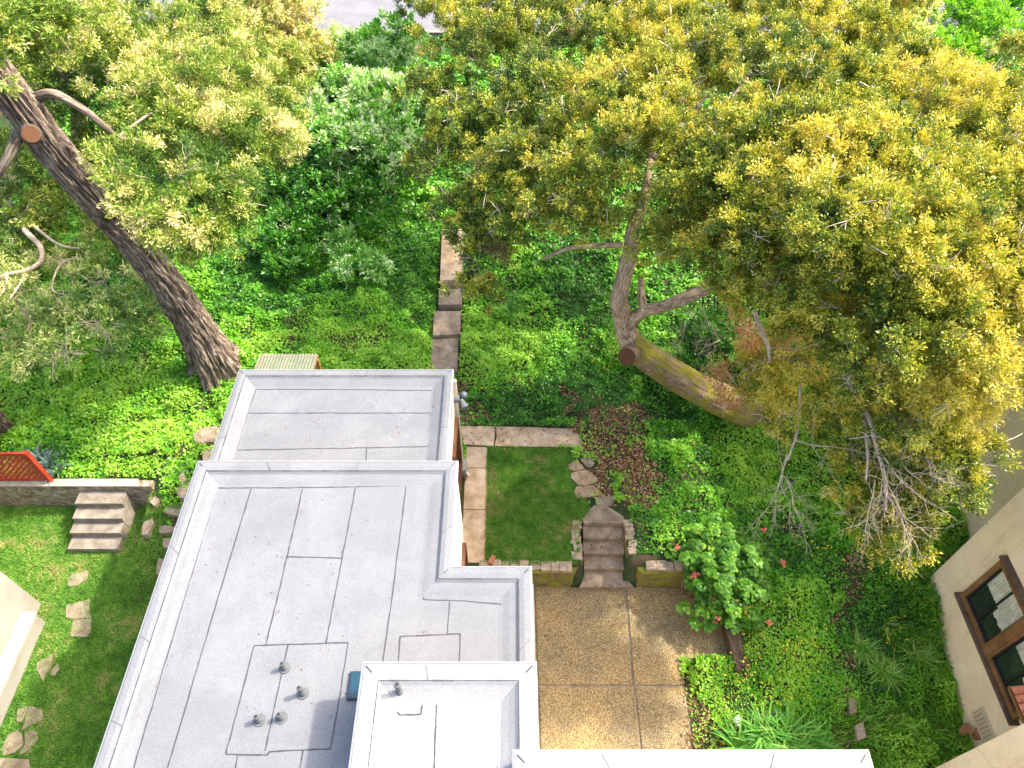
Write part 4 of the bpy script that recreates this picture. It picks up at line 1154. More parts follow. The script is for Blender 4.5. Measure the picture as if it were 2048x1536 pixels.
# ------------------------------------------------------------------ trees
def twigs(T, P, D, n, L, r=.006, forks=3):
    """bare twigs that fork, added to a Tubes"""
    if n <= 0: return
    idx = rng.integers(0, len(P), n)
    for i in idx:
        p = P[i]; d = nrm(D[i] + rng.normal(size=3) * .7)
        l = L * rng.uniform(.5, 1.3)
        b1 = nrm(d + rng.normal(size=3) * .35); e = p + b1 * l * .5; e2 = e + nrm(b1 + rng.normal(size=3) * .5) * l * .5
        T.add([(*p, r * 1.2), (*e, r), (*e2, r * .5)], 3, 5)
        for k in range(forks):
            s_ = p + (e - p) * rng.uniform(.4, 1)
            q = s_ + nrm(b1 + rng.normal(size=3) * .8) * l * rng.uniform(.3, .6)
            T.add([(*s_, r * .8), (*((s_ + q) / 2 + rng.normal(size=3) * .02), r * .6), (*q, r * .4)], 3, 4)
def crown(name, blobs, mat, parent, dens, k, L, W, tb, tspread=.5, tipb=.3, up=.5, spread=.8, lump=.55, seed=0, tw=0, twmat='twig', twr=.011, fill=.5, gap=.33, twL=.6, stem=.14, pf=.4, inner=.35, tr=.26):
    """leafy sprays: every blob carries many small branch-end tufts, every tuft many sprigs of leaves"""
    C_ = np.array([[*at(u, v, z)] for u, v, z, a, b in blobs]); A_ = np.array([[a, a, b] for u, v, z, a, b in blobs])
    Ps, Ds, Ts, TP, TD = [], [], [], [], []
    for c, a in zip(C_, A_):
        nt_ = int((a[0] * a[0] + a[0] * a[2]) * 2.3 / (tr * tr)) + 4
        d = rdir(nt_); d[:, 2] = np.where(d[:, 2] < -.25, -d[:, 2], d[:, 2])
        lm = fbm((c + d * a) * 1.1, seed + 2, 2); l2 = fbm((c + d * a) * 2.6, seed + 5, 2)
        r = .62 + .75 * (lm - .25) + .6 * (l2 - .5) + rng.normal(size=nt_) * .10
        r = np.where(rng.random(nt_) < inner, r * rng.uniform(.2, .85, nt_), r)
        P = c + d * a * np.clip(r, .1, 1.4)[:, None]
        ok = fbm(P * 1.15, seed + 4, 3) > gap + .03
        P, d, r = P[ok], d[ok], r[ok]; n = len(P)
        if n == 0: continue
        ax = nrm(d * .9 + rdir(n) * .7 + np.array([0, 0, .35]))
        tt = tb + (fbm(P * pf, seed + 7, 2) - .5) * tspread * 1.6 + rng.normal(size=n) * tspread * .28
        m_ = max(6, int(dens * tr * tr * 1.15)); tl = tr * rng.uniform(.8, 1.5, n)
        TP.append(P); TD.append(ax)
        Pk, axk, lk = np.repeat(P, m_, 0), np.repeat(ax, m_, 0), np.repeat(tl, m_)
        f = rng.random(n * m_) ** .7
        rad = rdir(n * m_); rad = nrm(rad - axk * (rad * axk).sum(1, keepdims=True))
        wd = lk * .42 * np.sqrt(f) * (1.15 - .5 * f) * rng.random(n * m_) ** .5
        Q = Pk + axk * (lk * f)[:, None] + rad * wd[:, None]
        Ps.append(Q); Ds.append(nrm(axk + rad * .9))
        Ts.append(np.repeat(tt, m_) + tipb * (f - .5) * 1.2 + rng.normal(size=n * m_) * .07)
    P = np.vstack(Ps); D = np.vstack(Ds); t = np.clip(np.concatenate(Ts), 0, 1)
    o = leaf_object(name, [sprigs(P, D, k, L, W, t, spread, up, stem)], mat, parent)
    if tw:
        T = Tubes(); twigs(T, np.vstack(TP), np.vstack(TD), tw, twL, twr); T.build('twigs', M[twmat], parent)
    return C_
def limbs(T, root, targets, r0, r1=.02, sag=.3, seg=8):
    root = np.array(root)
    for c in targets:
        c = np.array(c); m_ = (root + c) / 2 + rng.normal(size=3) * .25; m_[2] += sag
        T.add([(*root, r0), (*m_, r0 * .55), (*c, r1)], seg, 12, rough=.2, seed=int(abs(c[0] * 10)))
def A(u, v, z, r): return (*at(u, v, z), r)

# --- big leaning trunk on the left
tA = empty('tree', at(440, 745, 1.15), 'tall tree with thick dark ridged trunk rising across the upper left', 'tree', 'trees around the house')
T = Tubes()
T.add([A(446, 752, .95, .56), A(425, 715, 1.9, .50), A(372, 625, 3.6, .44), A(318, 545, 5.2, .40), A(250, 462, 6.6, .37), A(190, 395, 7.8, .35), A(120, 315, 8.9, .35), A(62, 240, 9.8, .34), A(14, 175, 10.5, .33), A(-45, 90, 11.2, .28), A(-110, 10, 11.9, .22)],
      150, 460, ridge=.13, seed=5, flare=.85, rough=.12)
T.build('trunk', M['bark'], tA)
T = Tubes()
T.add([A(60, 200, 10.1, .12), A(105, 188, 10.3, .10), A(160, 215, 10.0, .085), A(200, 245, 9.7, .07), A(235, 275, 9.2, .04)], 14, 30, rough=.25, seed=3)
T.add([A(40, 262, 9.6, .15), A(22, 300, 9.4, .11), A(0, 340, 9.1, .09), A(-40, 380, 8.9, .06)], 14, 24, rough=.25, seed=4)
T.build('limb', M['bark'], tA)
c = at(62, 268, 9.85)
mb = MB(); n_ = (Vector((0, 0, H)) - c).normalized(); tip = c + n_ * .34
mb.cyl(c - n_ * .1, tip, .21, .17, 28, caps=False); st_ = mb.build('branch_stub', M['bark'], tA, smooth=True)
mb = MB(); mb.cyl(Vector((0, 0, -.004)), Vector((0, 0, .004)), .165, .165, 28); cf = mb.build('cut_face', M['cut'], st_)
cf.matrix_world = __import__('mathutils').Matrix.Translation(tip) @ n_.to_track_quat('Z', 'Y').to_matrix().to_4x4()
blobs = [(300, 90, 8.6, 1.5, .9), (410, 60, 8.0, 1.5, 1.0), (230, 110, 9.0, 1.1, .7), (420, 160, 8.2, 1.5, .9), (520, 210, 7.8, 1.3, .9), (330, 230, 8.6, 1.3, .8), (450, 290, 8.0, 1.5, .9), (540, 290, 7.6, 1.0, .7),
         (320, 370, 8.4, 1.0, .7), (400, 400, 7.8, 1.1, .7), (250, 330, 9.0, .65, .45), (440, 460, 7.2, .8, .5), (370, 470, 7.6, .7, .4), (395, 505, 7.0, .7, .35), (250, 400, 8.7, .42, .3), (300, 440, 8.3, .5, .3), (330, 160, 8.8, 1.2, .7)]
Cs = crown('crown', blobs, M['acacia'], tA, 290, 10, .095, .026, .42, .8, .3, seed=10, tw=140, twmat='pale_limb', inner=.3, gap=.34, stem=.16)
T = Tubes(); root = at(235, 275, 9.0)
limbs(T, at(235, 275, 9.2), [Cs[5], Cs[7], Cs[3]], .045, .012, -.1); T.build('limbs', M['limb'], tA)
blobs = [(-40, 60, 11.6, 1.2, .8), (90, 60, 10.9, .9, .6), (40, 110, 10.6, .55, .35), (130, 100, 10.2, .7, .5), (160, 40, 10.2, .9, .6), (-80, 160, 11.2, .8, .6)]
crown('crown', blobs, M['acacia'], tA, 240, 8, .11, .03, .40, .5, .25, seed=13, tw=30, twmat='pale_limb')

# --- tree behind it with the pale trunk
tB = empty('tree', at(165, 330, 2.2), 'tree with a slim sunlit brown trunk behind the thick leaning trunk', 'tree', 'trees around the house')
T = Tubes(); T.add([A(162, 350, 3.0, .26), A(158, 290, 5.0, .22), A(157, 235, 6.3, .20), A(153, 190, 7.2, .17), A(140, 150, 8, .12)], 40, 90, ridge=.035, seed=21); T.build('trunk', M['bark2'], tB)
T = Tubes()
T.add([A(153, 190, 7.2, .10), A(120, 140, 8.2, .08), A(80, 85, 9.0, .06), A(60, 55, 9.4, .04)], 10, 24, rough=.2)
T.add([A(150, 200, 7.0, .07), A(100, 150, 7.8, .06), A(50, 110, 8.3, .045), A(20, 90, 8.6, .03)], 10, 24, rough=.2)
T.add([A(120, 140, 8.2, .06), A(150, 120, 8.4, .05), A(110, 60, 9.1, .03)], 10, 24, rough=.2)
T.build('limbs', M['limb'], tB)
blobs = [(110, 250, 6.6, 1.0, .7), (40, 420, 5.2, 1.4, .8), (140, 430, 5.0, 1.2, .7), (210, 500, 4.2, 1.1, .7), (-10, 330, 6.6, 1.2, .8), (230, 320, 5.8, 1.4, .9), (130, 330, 6.0, .9, .6), (80, 170, 7.6, 1.3, .8), (220, 180, 7.0, 1.6, 1.0), (20, 60, 9.0, 1.6, 1.0), (-60, 180, 8.0, 1.6, 1.0), (160, 80, 8.2, 1.4, .9), (330, 330, 6.0, 1.3, .8), (60, 500, 4.4, 1.2, .7)]
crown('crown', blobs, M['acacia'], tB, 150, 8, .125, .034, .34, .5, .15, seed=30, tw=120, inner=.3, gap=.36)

# --- low drooping tree at the left edge
tC = empty('tree', at(-60, 560, 1.5), 'low spreading tree with pale twisting bare limbs at the left edge', 'tree', 'trees around the house')
T = Tubes(); T.add([A(-90, 620, 1.6, .22), A(-70, 520, 3.0, .16), A(-30, 430, 4.4, .12), A(0, 392, 5.2, .09)], 16, 40, rough=.2, seed=4); T.build('trunk', M['pale_limb'], tC)
T = Tubes()
T.add([A(0, 392, 5.2, .095), A(40, 428, 5.4, .085), A(50, 460, 5.4, .08), A(80, 492, 5.3, .07), A(82, 520, 5.2, .06), A(55, 540, 5.2, .055), A(10, 550, 5.2, .05), A(-30, 570, 5.1, .04)], 12, 60, rough=.3, seed=4)
T.add([A(45, 432, 5.4, .06), A(80, 462, 5.5, .045), A(120, 490, 5.4, .035), A(160, 497, 5.3, .02)], 10, 30, rough=.3, seed=5)
T.add([A(160, 515, 5.2, .018), A(130, 522, 5.2, .03), A(112, 545, 5.1, .03), A(105, 580, 5.0, .02), A(140, 592, 4.9, .01)], 8, 24, rough=.3)
T.add([A(-10, 600, 5.2, .05), A(10, 575, 5.2, .035), A(15, 545, 5.2, .03)], 8, 24, rough=.3)
T.add([A(55, 545, 5.1, .03), A(25, 590, 5.0, .025), A(5, 620, 4.9, .01)], 8, 20, rough=.3)
for (u, v) in ((105, 580), (20, 590), (130, 522), (210, 560), (200, 650), (130, 700), (60, 640)):
    p = np.array(at(u, v, 4.9)); twigs(T, np.array([p]), np.array([[.1, -.8, .1]]), 5, .8, .010, 4)
T.build('limbs', M['pale_limb'], tC)
blobs = [(60, 640, 4.3, 1.3, .55), (150, 600, 4.4, 1.2, .5), (240, 610, 4.0, 1.2, .5), (30, 720, 3.7, .9, .4), (130, 700, 3.9, 1.2, .5), (230, 690, 3.6, 1.0, .45), (300, 650, 3.4, .7, .4), (-20, 600, 4.6, 1.2, .6), (190, 540, 4.2, 1.0, .45), (-10, 500, 4.8, .8, .5), (90, 560, 4.5, .9, .4)]
crown('crown', blobs, M['greyleaf'], tC, 150, 9, .13, .03, .50, .6, .2, seed=41, tw=110, spread=1.0, inner=.3, gap=.38)

# --- trees at the top left by the road
tD = empty('tree', at(560, 150, 2.3), 'cream tipped tree in front of the road at the top', 'tree', 'trees around the house')
T = Tubes(); T.add([(*at(560, 150, 2.0), .3), (*(at(560, 150, 2.0) + Vector((.1, .1, 2))), .25), (*(at(560, 150, 2.0) + Vector((.2, 0, 4))), .12)], 16, 30, rough=.2); T.build('trunk', M['limb'], tD)
blobs = [(560, 60, 5.6, 1.8, 1.3), (490, 90, 5.8, 1.7, 1.2), (605, 120, 5.0, 1.3, 1.0), (560, 150, 5.2, 1.6, 1.2), (510, 20, 6.4, 2.0, 1.4), (470, -20, 7, 2, 1.4), (622, 95, 5.0, .8, .7), (550, 20, 5.6, 1.2, 1.2), (520, 180, 5.0, 1.3, 1.0)]
crown('crown', blobs, M['acacia'], tD, 150, 9, .12, .04, .80, .6, .3, seed=51, tw=60, inner=.25, gap=.34)
# --- glossy shrub trees in the middle
tE = empty('tree', at(740, 300, 2.0), 'bright glossy leaved tree with whitish flower sprays right of the cream tipped one', 'tree', 'trees around the house')
T = Tubes(); T.add([(*at(740, 300, 1.7), .2), (*(at(740, 300, 1.7) + Vector((.1, .1, 1.6))), .15), (*(at(740, 300, 1.7) + Vector((.2, 0, 3))), .07)], 14, 24, rough=.2); T.build('trunk', M['limb'], tE)
blobs = [(740, 125, 4.0, 1.4, 1.0), (680, 130, 4.0, 1.6, 1.0), (770, 130, 4.2, 1.3, .9), (640, 200, 4.0, 1.5, .9), (720, 200, 4.4, 1.5, .9), (790, 210, 4.2, 1.1, .8), (620, 260, 3.8, 1.2, .8), (700, 280, 4.0, 1.3, .8), (770, 290, 3.8, 1.1, .8), (640, 320, 3.2, 1.3, .8), (705, 120, 3.6, .9, .7), (800, 85, 4.4, 1.0, .8)]
crown('crown', blobs, M['glossy'], tE, 130, 8, .16, .065, .62, .8, .25, seed=61, tw=90, inner=.3, twL=.9, twr=.009)
tE2 = empty('shrub', at(640, 400, 1.8), 'dark green shrub mass below the glossy tree', 'shrub', 'shrubs on the slope')
blobs = [(590, 370, 2.6, 1.2, .6), (660, 400, 2.7, 1.3, .7), (740, 370, 2.8, 1.2, .6), (800, 360, 2.7, 1.0, .6), (600, 450, 2.3, 1.1, .5), (760, 440, 2.3, 1.0, .4)]
crown('foliage', blobs, M['glossy'], tE2, 120, 7, .14, .06, .42, .6, .15, seed=71, tw=50, inner=.3, twL=.7)
T = Tubes(); T.add([(*at(640, 400, 1.7), .07), (*(at(660, 400, 2.5)), .03)], 8, 10); T.build('stem', M['limb'], tE2)
tE3 = empty('shrub', at(590, 500, 1.5), 'blue green leafy shrub above the bright ivy bank', 'shrub', 'shrubs on the slope')
blobs = [(570, 490, 2.2, .8, .5), (560, 540, 2.0, .6, .4), (600, 540, 2.0, .6, .4), (620, 480, 2.2, .6, .4)]
crown('foliage', blobs, M['glossy'], tE3, 150, 7, .15, .07, .34, .4, .1, seed=73, inner=.3)
T = Tubes(); T.add([(*at(590, 520, 1.3), .05), (*(at(585, 510, 2.1)), .02)], 8, 10); T.build('stem', M['limb'], tE3)
tE4 = empty('shrub', at(725, 530, 1.5), 'silvery green bush beside the right end of the dark shrub mass', 'shrub', 'shrubs on the slope')
blobs = [(715, 520, 2.1, .6, .4), (745, 545, 2.0, .5, .35), (700, 555, 1.9, .5, .3), (690, 495, 2.1, .5, .35)]
crown('foliage', blobs, M['glossy'], tE4, 150, 7, .12, .05, .62, .5, .2, seed=74, inner=.3)
T = Tubes(); T.add([(*at(725, 540, 1.3), .05), (*(at(720, 530, 2.0)), .02)], 8, 10); T.build('stem', M['limb'], tE4)

# --- the big oak on the right
tO = empty('tree', at(1480, 832, .9), 'huge yellow green oak with a mossy leaning trunk on the right', 'tree', 'trees around the house')
T = Tubes()
T.add([A(1530, 832, .7, .56), A(1478, 815, 1.35, .50), A(1420, 790, 1.9, .46), A(1360, 757, 2.5, .42), A(1310, 725, 3.0, .40), A(1275, 700, 3.4, .36), A(1255, 672, 3.9, .30)], 80, 220, ridge=.03, seed=31, flare=.25, rough=.2)
T.build('trunk', M['mossbark'], tO)
T = Tubes()
T.add([A(1262, 690, 3.6, .31), A(1252, 660, 4.1, .28), A(1244, 625, 4.7, .25), A(1238, 600, 5.2, .24), A(1248, 555, 5.8, .21), A(1262, 500, 6.4, .20), A(1268, 455, 6.9, .17), A(1290, 390, 7.6, .12), A(1300, 320, 8.0, .06)], 40, 150, ridge=.02, seed=33, rough=.3)
T.add([A(1256, 650, 4.3, .20), A(1285, 625, 4.8, .15), A(1330, 612, 5.2, .15), A(1380, 592, 5.6, .16), A(1420, 575, 5.9, .14), A(1500, 540, 6.6, .10), A(1600, 500, 7.2, .05)], 32, 90, ridge=.015, seed=34, rough=.3)
T.add([A(1290, 622, 4.9, .12), A(1283, 590, 5.2, .10), A(1282, 555, 5.6, .08)], 20, 24, rough=.3, seed=35)
T.add([A(1246, 490, 6.6, .08), A(1190, 492, 6.5, .06), A(1130, 498, 6.4, .05), A(1085, 520, 6.2, .035)], 14, 40, rough=.4, seed=36)
T.build('limbs', M['bark2'], tO)
c = at(1262, 706, 3.55); n_ = (Vector((-.6, -3.5, H)) - c).normalized(); n_ = (n_ + Vector((-.35, -.25, 0))).normalized(); tip = c + n_ * .46
mb = MB(); mb.cyl(c - n_ * .1, tip, .27, .245, 30, caps=False); st_ = mb.build('branch_stub', M['bark2'], tO, smooth=True)
mb = MB(); mb.cyl(Vector((0, 0, -.004)), Vector((0, 0, .004)), .24, .24, 30); cf = mb.build('cut_face', M['cut'], st_)
cf.matrix_world = __import__('mathutils').Matrix.Translation(tip) @ n_.to_track_quat('Z', 'Y').to_matrix().to_4x4()
oak = []
for (u, v, z, a, b) in [(u_, -45, 7.4, 1.7, 1.1) for u_ in range(860, 1850, 95)] + [(u_, 5, 6.6, 1.4, 1.0) for u_ in range(870, 1800, 100)] + [(u_, 35, 6.2, 1.2, .9) for u_ in range(1230, 1700, 90)] + [(900, 80, 7.2, 1.5, 1.0), (990, 120, 7.6, 1.6, 1.0), (890, 200, 7.0, 1.2, .9), (970, 260, 7.4, 1.4, .9), (900, 330, 6.8, 1.0, .8), (980, 380, 7.0, 1.1, .7), (930, 440, 6.4, .7, .6), (960, 520, 5.9, .65, .5), (950, 590, 5.4, .5, .4), (975, 470, 6.2, .7, .5),
                        (1080, 60, 7.8, 1.6, 1.0), (1180, 120, 8.0, 1.6, 1.0), (1090, 200, 8.0, 1.5, .9), (1200, 250, 8.4, 1.5, .9), (1080, 330, 7.8, 1.2, .8), (1170, 380, 8.0, 1.2, .8), (1060, 430, 7.0, .9, .6), (1150, 450, 7.2, .8, .5),
                        (1300, 60, 8.4, 1.6, 1.0), (1320, 190, 8.8, 1.5, 1.0), (1400, 90, 8.8, 1.5, 1.0), (1300, 310, 8.8, 1.3, .9), (1400, 270, 9.2, 1.4, .9), (1350, 400, 8.4, 1.1, .8), (1440, 400, 9.0, 1.3, .9), (1500, 150, 9.2, 1.5, 1.0), (1520, 290, 9.6, 1.4, .9),
                        (1600, 60, 9.0, 1.6, 1.0), (1640, 190, 9.6, 1.5, 1.0), (1720, 90, 8.8, 1.4, 1.0), (1650, 330, 9.8, 1.4, .9), (1560, 430, 9.4, 1.3, .8), (1680, 460, 9.8, 1.3, .9), (1770, 210, 9.4, 1.4, 1.0), (1790, 350, 9.8, 1.4, .9), (1800, 480, 9.8, 1.3, .9), (1900, 260, 9.2, 1.5, 1.0),
                        (1920, 400, 9.6, 1.4, .9), (1930, 540, 9.4, 1.3, .9), (2030, 330, 9.2, 1.5, 1.0), (2050, 480, 9.4, 1.4, .9), (2040, 620, 9.0, 1.2, .9), (1850, 180, 8.8, 1.2, .9), (2010, 220, 8.6, 1.2, .9),
                        (1460, 510, 8.2, 1.1, .7), (1560, 540, 8.2, 1.0, .7), (1650, 590, 8.6, 1.2, .8), (1750, 600, 9.0, 1.2, .8), (1850, 640, 9.0, 1.2, .8), (1950, 690, 8.6, 1.2, .8), (1600, 640, 7.0, .7, .45), (1700, 690, 7.6, 1.0, .7), (1800, 740, 8.0, 1.0, .7), (1900, 770, 7.8, 1.0, .6), (2000, 780, 7.8, .9, .6),
                        (1680, 780, 6.4, .8, .5), (1760, 830, 6.8, .8, .5), (1850, 850, 6.8, .8, .5), (1600, 760, 5.6, .8, .4), (1530, 740, 4.8, .7, .35), (1620, 830, 5.4, .7, .35), (1540, 820, 4.4, .6, .3), (1390, 480, 8.0, .8, .5), (1330, 500, 7.6, .6, .4), (1480, 590, 7.0, .6, .35),
                        (1870, 920, 6.4, .6, .4), (1900, 990, 6.2, .35, .3), (1720, 880, 5.8, .6, .35), (1780, 950, 5.6, .6, .4), (1720, 960, 5.2, .45, .3), (1820, 1010, 5.4, .6, .4), (1760, 1050, 5.0, .5, .35), (1790, 1100, 4.8, .35, .3), (1830, 1060, 5.0, .35, .3), (1720, 1060, 4.8, .28, .2), (1930, 900, 6.4, .5, .4), (2040, 110, 8.4, .5, .4)]:
    oak.append((u, v, z, a, b))
left = [b for b in oak if b[0] < 1230]
right = [b for b in oak if b[0] >= 1230]
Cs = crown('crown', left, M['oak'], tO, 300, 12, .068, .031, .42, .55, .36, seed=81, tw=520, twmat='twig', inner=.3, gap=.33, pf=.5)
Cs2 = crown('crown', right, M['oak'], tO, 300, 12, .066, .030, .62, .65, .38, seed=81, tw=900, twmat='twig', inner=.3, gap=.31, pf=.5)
T = Tubes()
limbs(T, at(1300, 330, 7.8), Cs2[8:20:2], .09, .02, -.1)
limbs(T, at(1500, 540, 6.6), Cs2[14:50:2], .11, .02, .1)
T.build('limbs', M['limb'], tO)
# hanging bare branch systems of the oak
def spray(T, p, d, l, r, depth, down=.0, wob=.35):
    p = np.array(p, float); d = nrm(np.array(d, float))
    pts = [(*p, r)]
    q = p.copy(); dd = d.copy(); m_ = 3
    tips = []
    for i in range(m_):
        dd = nrm(dd + rng.normal(size=3) * wob * .6 + np.array([0, 0, -down]))
        q = q + dd * l / m_
        pts.append((*q, r * (1 - .25 * (i + 1))))
        tips.append((q.copy(), dd.copy()))
    T.add(pts, 5 if depth > 1 else 3, 7 if depth > 1 else 5)
    if depth > 0:
        for q, dd in tips:
            for _ in range(2 if depth > 1 else 2):
                spray(T, q, nrm(dd + rng.normal(size=3) * .75), l * rng.uniform(.45, .7), r * .5, depth - 1, down, wob)
    return tips
T = Tubes()
T.add([A(1695, 745, 7.2, .10), A(1698, 765, 7.2, .09), A(1730, 820, 7.0, .05), A(1742, 850, 6.9, .045), A(1755, 900, 6.7, .04), A(1770, 960, 6.4, .03), A(1772, 1020, 6.0, .02)], 10, 40, rough=.3)
T.add([A(1698, 765, 7.2, .07), A(1745, 790, 7.2, .05), A(1800, 850, 7.0, .035), A(1840, 900, 6.8, .02)], 8, 30, rough=.3)
T.add([A(1690, 700, 7.6, .07), A(1695, 745, 7.2, .10), A(1720, 800, 7.0, .05), A(1735, 900, 6.6, .03), A(1732, 960, 6.3, .02)], 8, 30, rough=.3)
T.add([A(1600, 760, 6.2, .03), A(1598, 840, 5.9, .03), A(1590, 880, 5.8, .025), A(1575, 920, 5.6, .018)], 8, 24, rough=.3)
T.add([A(1665, 800, 6.3, .03), A(1690, 860, 6.1, .022), A(1710, 905, 5.9, .012)], 8, 24, rough=.3)
for (u, v, z, d, l, r) in ((1755, 900, 6.6, (0, -1, -.2), 1.0, .022), (1770, 960, 6.3, (.1, -1, -.3), 1.0, .02), (1742, 860, 6.9, (.2, -1, 0), 1.1, .022), (1772, 990, 6.2, (.25, -1, -.2), .9, .018), (1765, 930, 6.4, (-.3, -1, -.2), .9, .018),
                           (1840, 880, 6.9, (.2, -1, 0), .8, .016), (1575, 910, 5.6, (-.1, -1, -.1), 1.3, .02), (1590, 880, 5.8, (.35, -1, -.1), 1.1, .016), (1565, 950, 5.5, (-.4, -1, -.1), .9, .014), (1575, 960, 5.4, (.1, -1, -.2), .9, .014), (1770, 900, 6.7, (.4, -1, 0), 1.0, .018), (1750, 960, 6.3, (-.1, -1, -.1), .9, .016)):
    spray(T, at(u, v, z), d, l, r, 2, .03)
T.add([A(1508, 620, 6.4, .05), A(1520, 655, 6.3, .06), A(1535, 690, 6.2, .05), A(1540, 725, 6.0, .03)], 8, 24, rough=.3)
for (u, v, z, d, l) in ((1535, 695, 6.1, (1, -.4, 0), 1.0), (1545, 705, 6.1, (.9, -.8, 0), .9), (1540, 720, 6.0, (-.8, -.6, 0), .6), (1380, 620, 5.4, (-.5, -1, 0), .9), (1400, 600, 5.6, (-.1, -1, 0), .9), (1440, 680, 5.2, (-.7, -.7, 0), .8), (1690, 640, 7.6, (.6, .8, .2), .5)):
    spray(T, at(u, v, z), d, l, .016, 2, .02)
T.build('bare_branches', M['pale_limb'], tO)
ch = []
for (u, v, z, s_, n) in ((1435, 750, 5.0, .16, 130), (1440, 785, 4.8, .14, 120), (1465, 805, 4.6, .12, 90), (1475, 625, 5.8, .14, 70), (1490, 660, 5.8, .14, 80), (1500, 690, 5.6, .1, 60), (1445, 730, 5.0, .12, 70), (1540, 690, 5.4, .3, 200), (1590, 670, 5.6, .3, 160), (1520, 700, 5.3, .3, 120)):
    P = np.array(at(u, v, z)) + rng.normal(size=(n, 3)) * s_
    ch.append(sprigs(P, rdir(n), 4, .07, .03, rng.uniform(0, .9, n)))
leaf_object('dry_leaves', ch, M['deadspray'], tO)
# second bushy tree under the oak with olive leaves
tS = empty('shrub', at(1400, 700, 1.3), 'olive green shrub growing behind the leaning oak trunk', 'shrub', 'shrubs on the slope')
blobs = [(1350, 660, 2.6, .8, .5), (1400, 690, 2.4, .8, .5), (1440, 670, 2.6, .7, .5), (1360, 700, 2.2, .5, .4), (1400, 740, 2.0, .6, .4)]
crown('foliage', blobs, M['glossy'], tS, 140, 7, .12, .05, .35, .5, .15, seed=91, tw=60, twmat='twig', inner=.3, twL=.8)
T = Tubes(); T.add([(*at(1400, 700, 1.1), .06), (*(at(1395, 690, 2.2)), .03)], 8, 10); T.build('stem', M['limb'], tS)
# bright shrubs at the top right
G = 'bright shrubs at the top right corner'
for i, (bl, mt, tb, lab) in enumerate((
    ([(1900, 20, 3.8, 1.8, .8), (1900, -35, 4.4, 2.2, 1.2), (1980, 60, 3.8, 1.6, .8), (1930, 110, 3.4, 1.2, .7), (1850, 90, 3.6, 1.0, .6)], 'ivy', .8, 'bright lime green vine mound at the top right corner'),
    ([(2050, 20, 3.8, 1.8, .9), (2030, -35, 4.4, 2.2, 1.2), (2040, 120, 3.5, 1.2, .7)], 'ivy', .7, 'mid green vine mound at the right end of the top edge'),
    ([(1818, 40, 5.2, .9, .8), (1825, 80, 5.0, .6, .5), (2010, 105, 4.6, .7, .5)], 'greyleaf', .7, 'silvery leaved bush between the oak crown and the lime mound'))):
    e = empty('shrub', at(bl[0][0], bl[0][1], 2.2), lab, 'shrub', G)
    crown('foliage', bl, M[mt], e, 110, 8, .13, .07, tb, .6, .2, seed=100 + i, inner=.2, gap=.3)
    p = at(bl[0][0], bl[0][1], 2.2); T = Tubes(); T.add([(*p, .08), (p.x, p.y, 3.6, .04)], 8, 8); T.build('stem', M['limb'], e)
# trunk base at the left edge
tL = empty('tree', at(-20, 860, 1.15), 'dark ridged trunk base cut off by the left edge above the red fence', 'tree', 'trees around the house')
T = Tubes(); T.add([A(-16, 866, 1.0, .42), A(-36, 835, 2.2, .36), A(-62, 790, 3.8, .32), A(-110, 700, 6.0, .25)], 80, 160, ridge=.08, seed=65, flare=.6, rough=.15); T.build('trunk', M['bark'], tL)
crown('crown', [(-260, 560, 7.0, 1.3, .9), (-230, 680, 6.6, 1.1, .8)], M['acacia'], tL, 90, 7, .13, .04, .35, seed=66)

# ------------------------------------------------------------------ plants
# geranium bush
gb = empty('bush', at(1465, 1150, .5), 'round leaved geranium bush with pink flowers at the patio corner', 'bush')
ch, fl_ = [], []
hubs = []
for (u, v, z, s_, n) in ((1440, 1080, 1.5, .45, 16), (1480, 1110, 1.6, .5, 22), (1420, 1130, 1.4, .35, 12), (1395, 1115, 1.25, .25, 8), (1500, 1160, 1.4, .5, 22), (1450, 1160, 1.5, .4, 18), (1515, 1190, 1.1, .3, 10), (1470, 1200, 1.1, .4, 18), (1430, 1220, .8, .28, 11), (1400, 1160, 1.0, .2, 6), (1510, 1230, .8, .3, 10), (1525, 1120, 1.2, .25, 8), (1425, 1240, .6, .2, 6), (1415, 1185, .8, .22, 8)):
    c = np.array(at(u, v, z))
    hubs.append(c + rng.normal(size=(n, 3)) * np.array([s_ * .68, s_ * .72, s_ * .35]) + np.array([-.12, .1, 0]))
hubs = np.vstack(hubs)
for h_ in hubs:
    n = 34
    a_ = rng.uniform(0, 2 * math.pi, n); rr = np.sqrt(rng.random(n)) * .17
    P = h_ + np.stack([np.cos(a_) * rr, np.sin(a_) * rr, .06 - rr * rr * 2.2 + rng.normal(size=n) * .012], 1)
    Nn = nrm(np.stack([np.cos(a_) * rr * 3.2, np.sin(a_) * rr * 3.2, np.ones(n) * .9], 1) + rdir(n) * .28)
    s = rng.uniform(.065, .115, n)
    tt = rng.normal() * .13 + .5
    yel = .3 if rng.random() < .06 else 0
    ch.append((leaf_arrays(P, nrm(np.cross(Nn, rdir(n))), Nn, s, s, 'hex'), np.clip(tt + yel + rng.normal(size=n) * .13, 0, 1)))
leaf_object('foliage', ch, M['geranium'], gb)
T = Tubes()
for h_ in hubs[::3]:
    b_ = h_ * np.array([1, 1, 0]) + np.array([rng.normal() * .15 + .1, rng.normal() * .15, .2 ])
    b_[2] = float(gz(np.array([b_[0]]), np.array([b_[1]]))[0])
    T.add([(*b_, .018), (*((b_ + h_) / 2 + rng.normal(size=3) * .05), .014), (*h_, .008)], 6, 8)
T.build('stems', M['brown_twig'], gb)
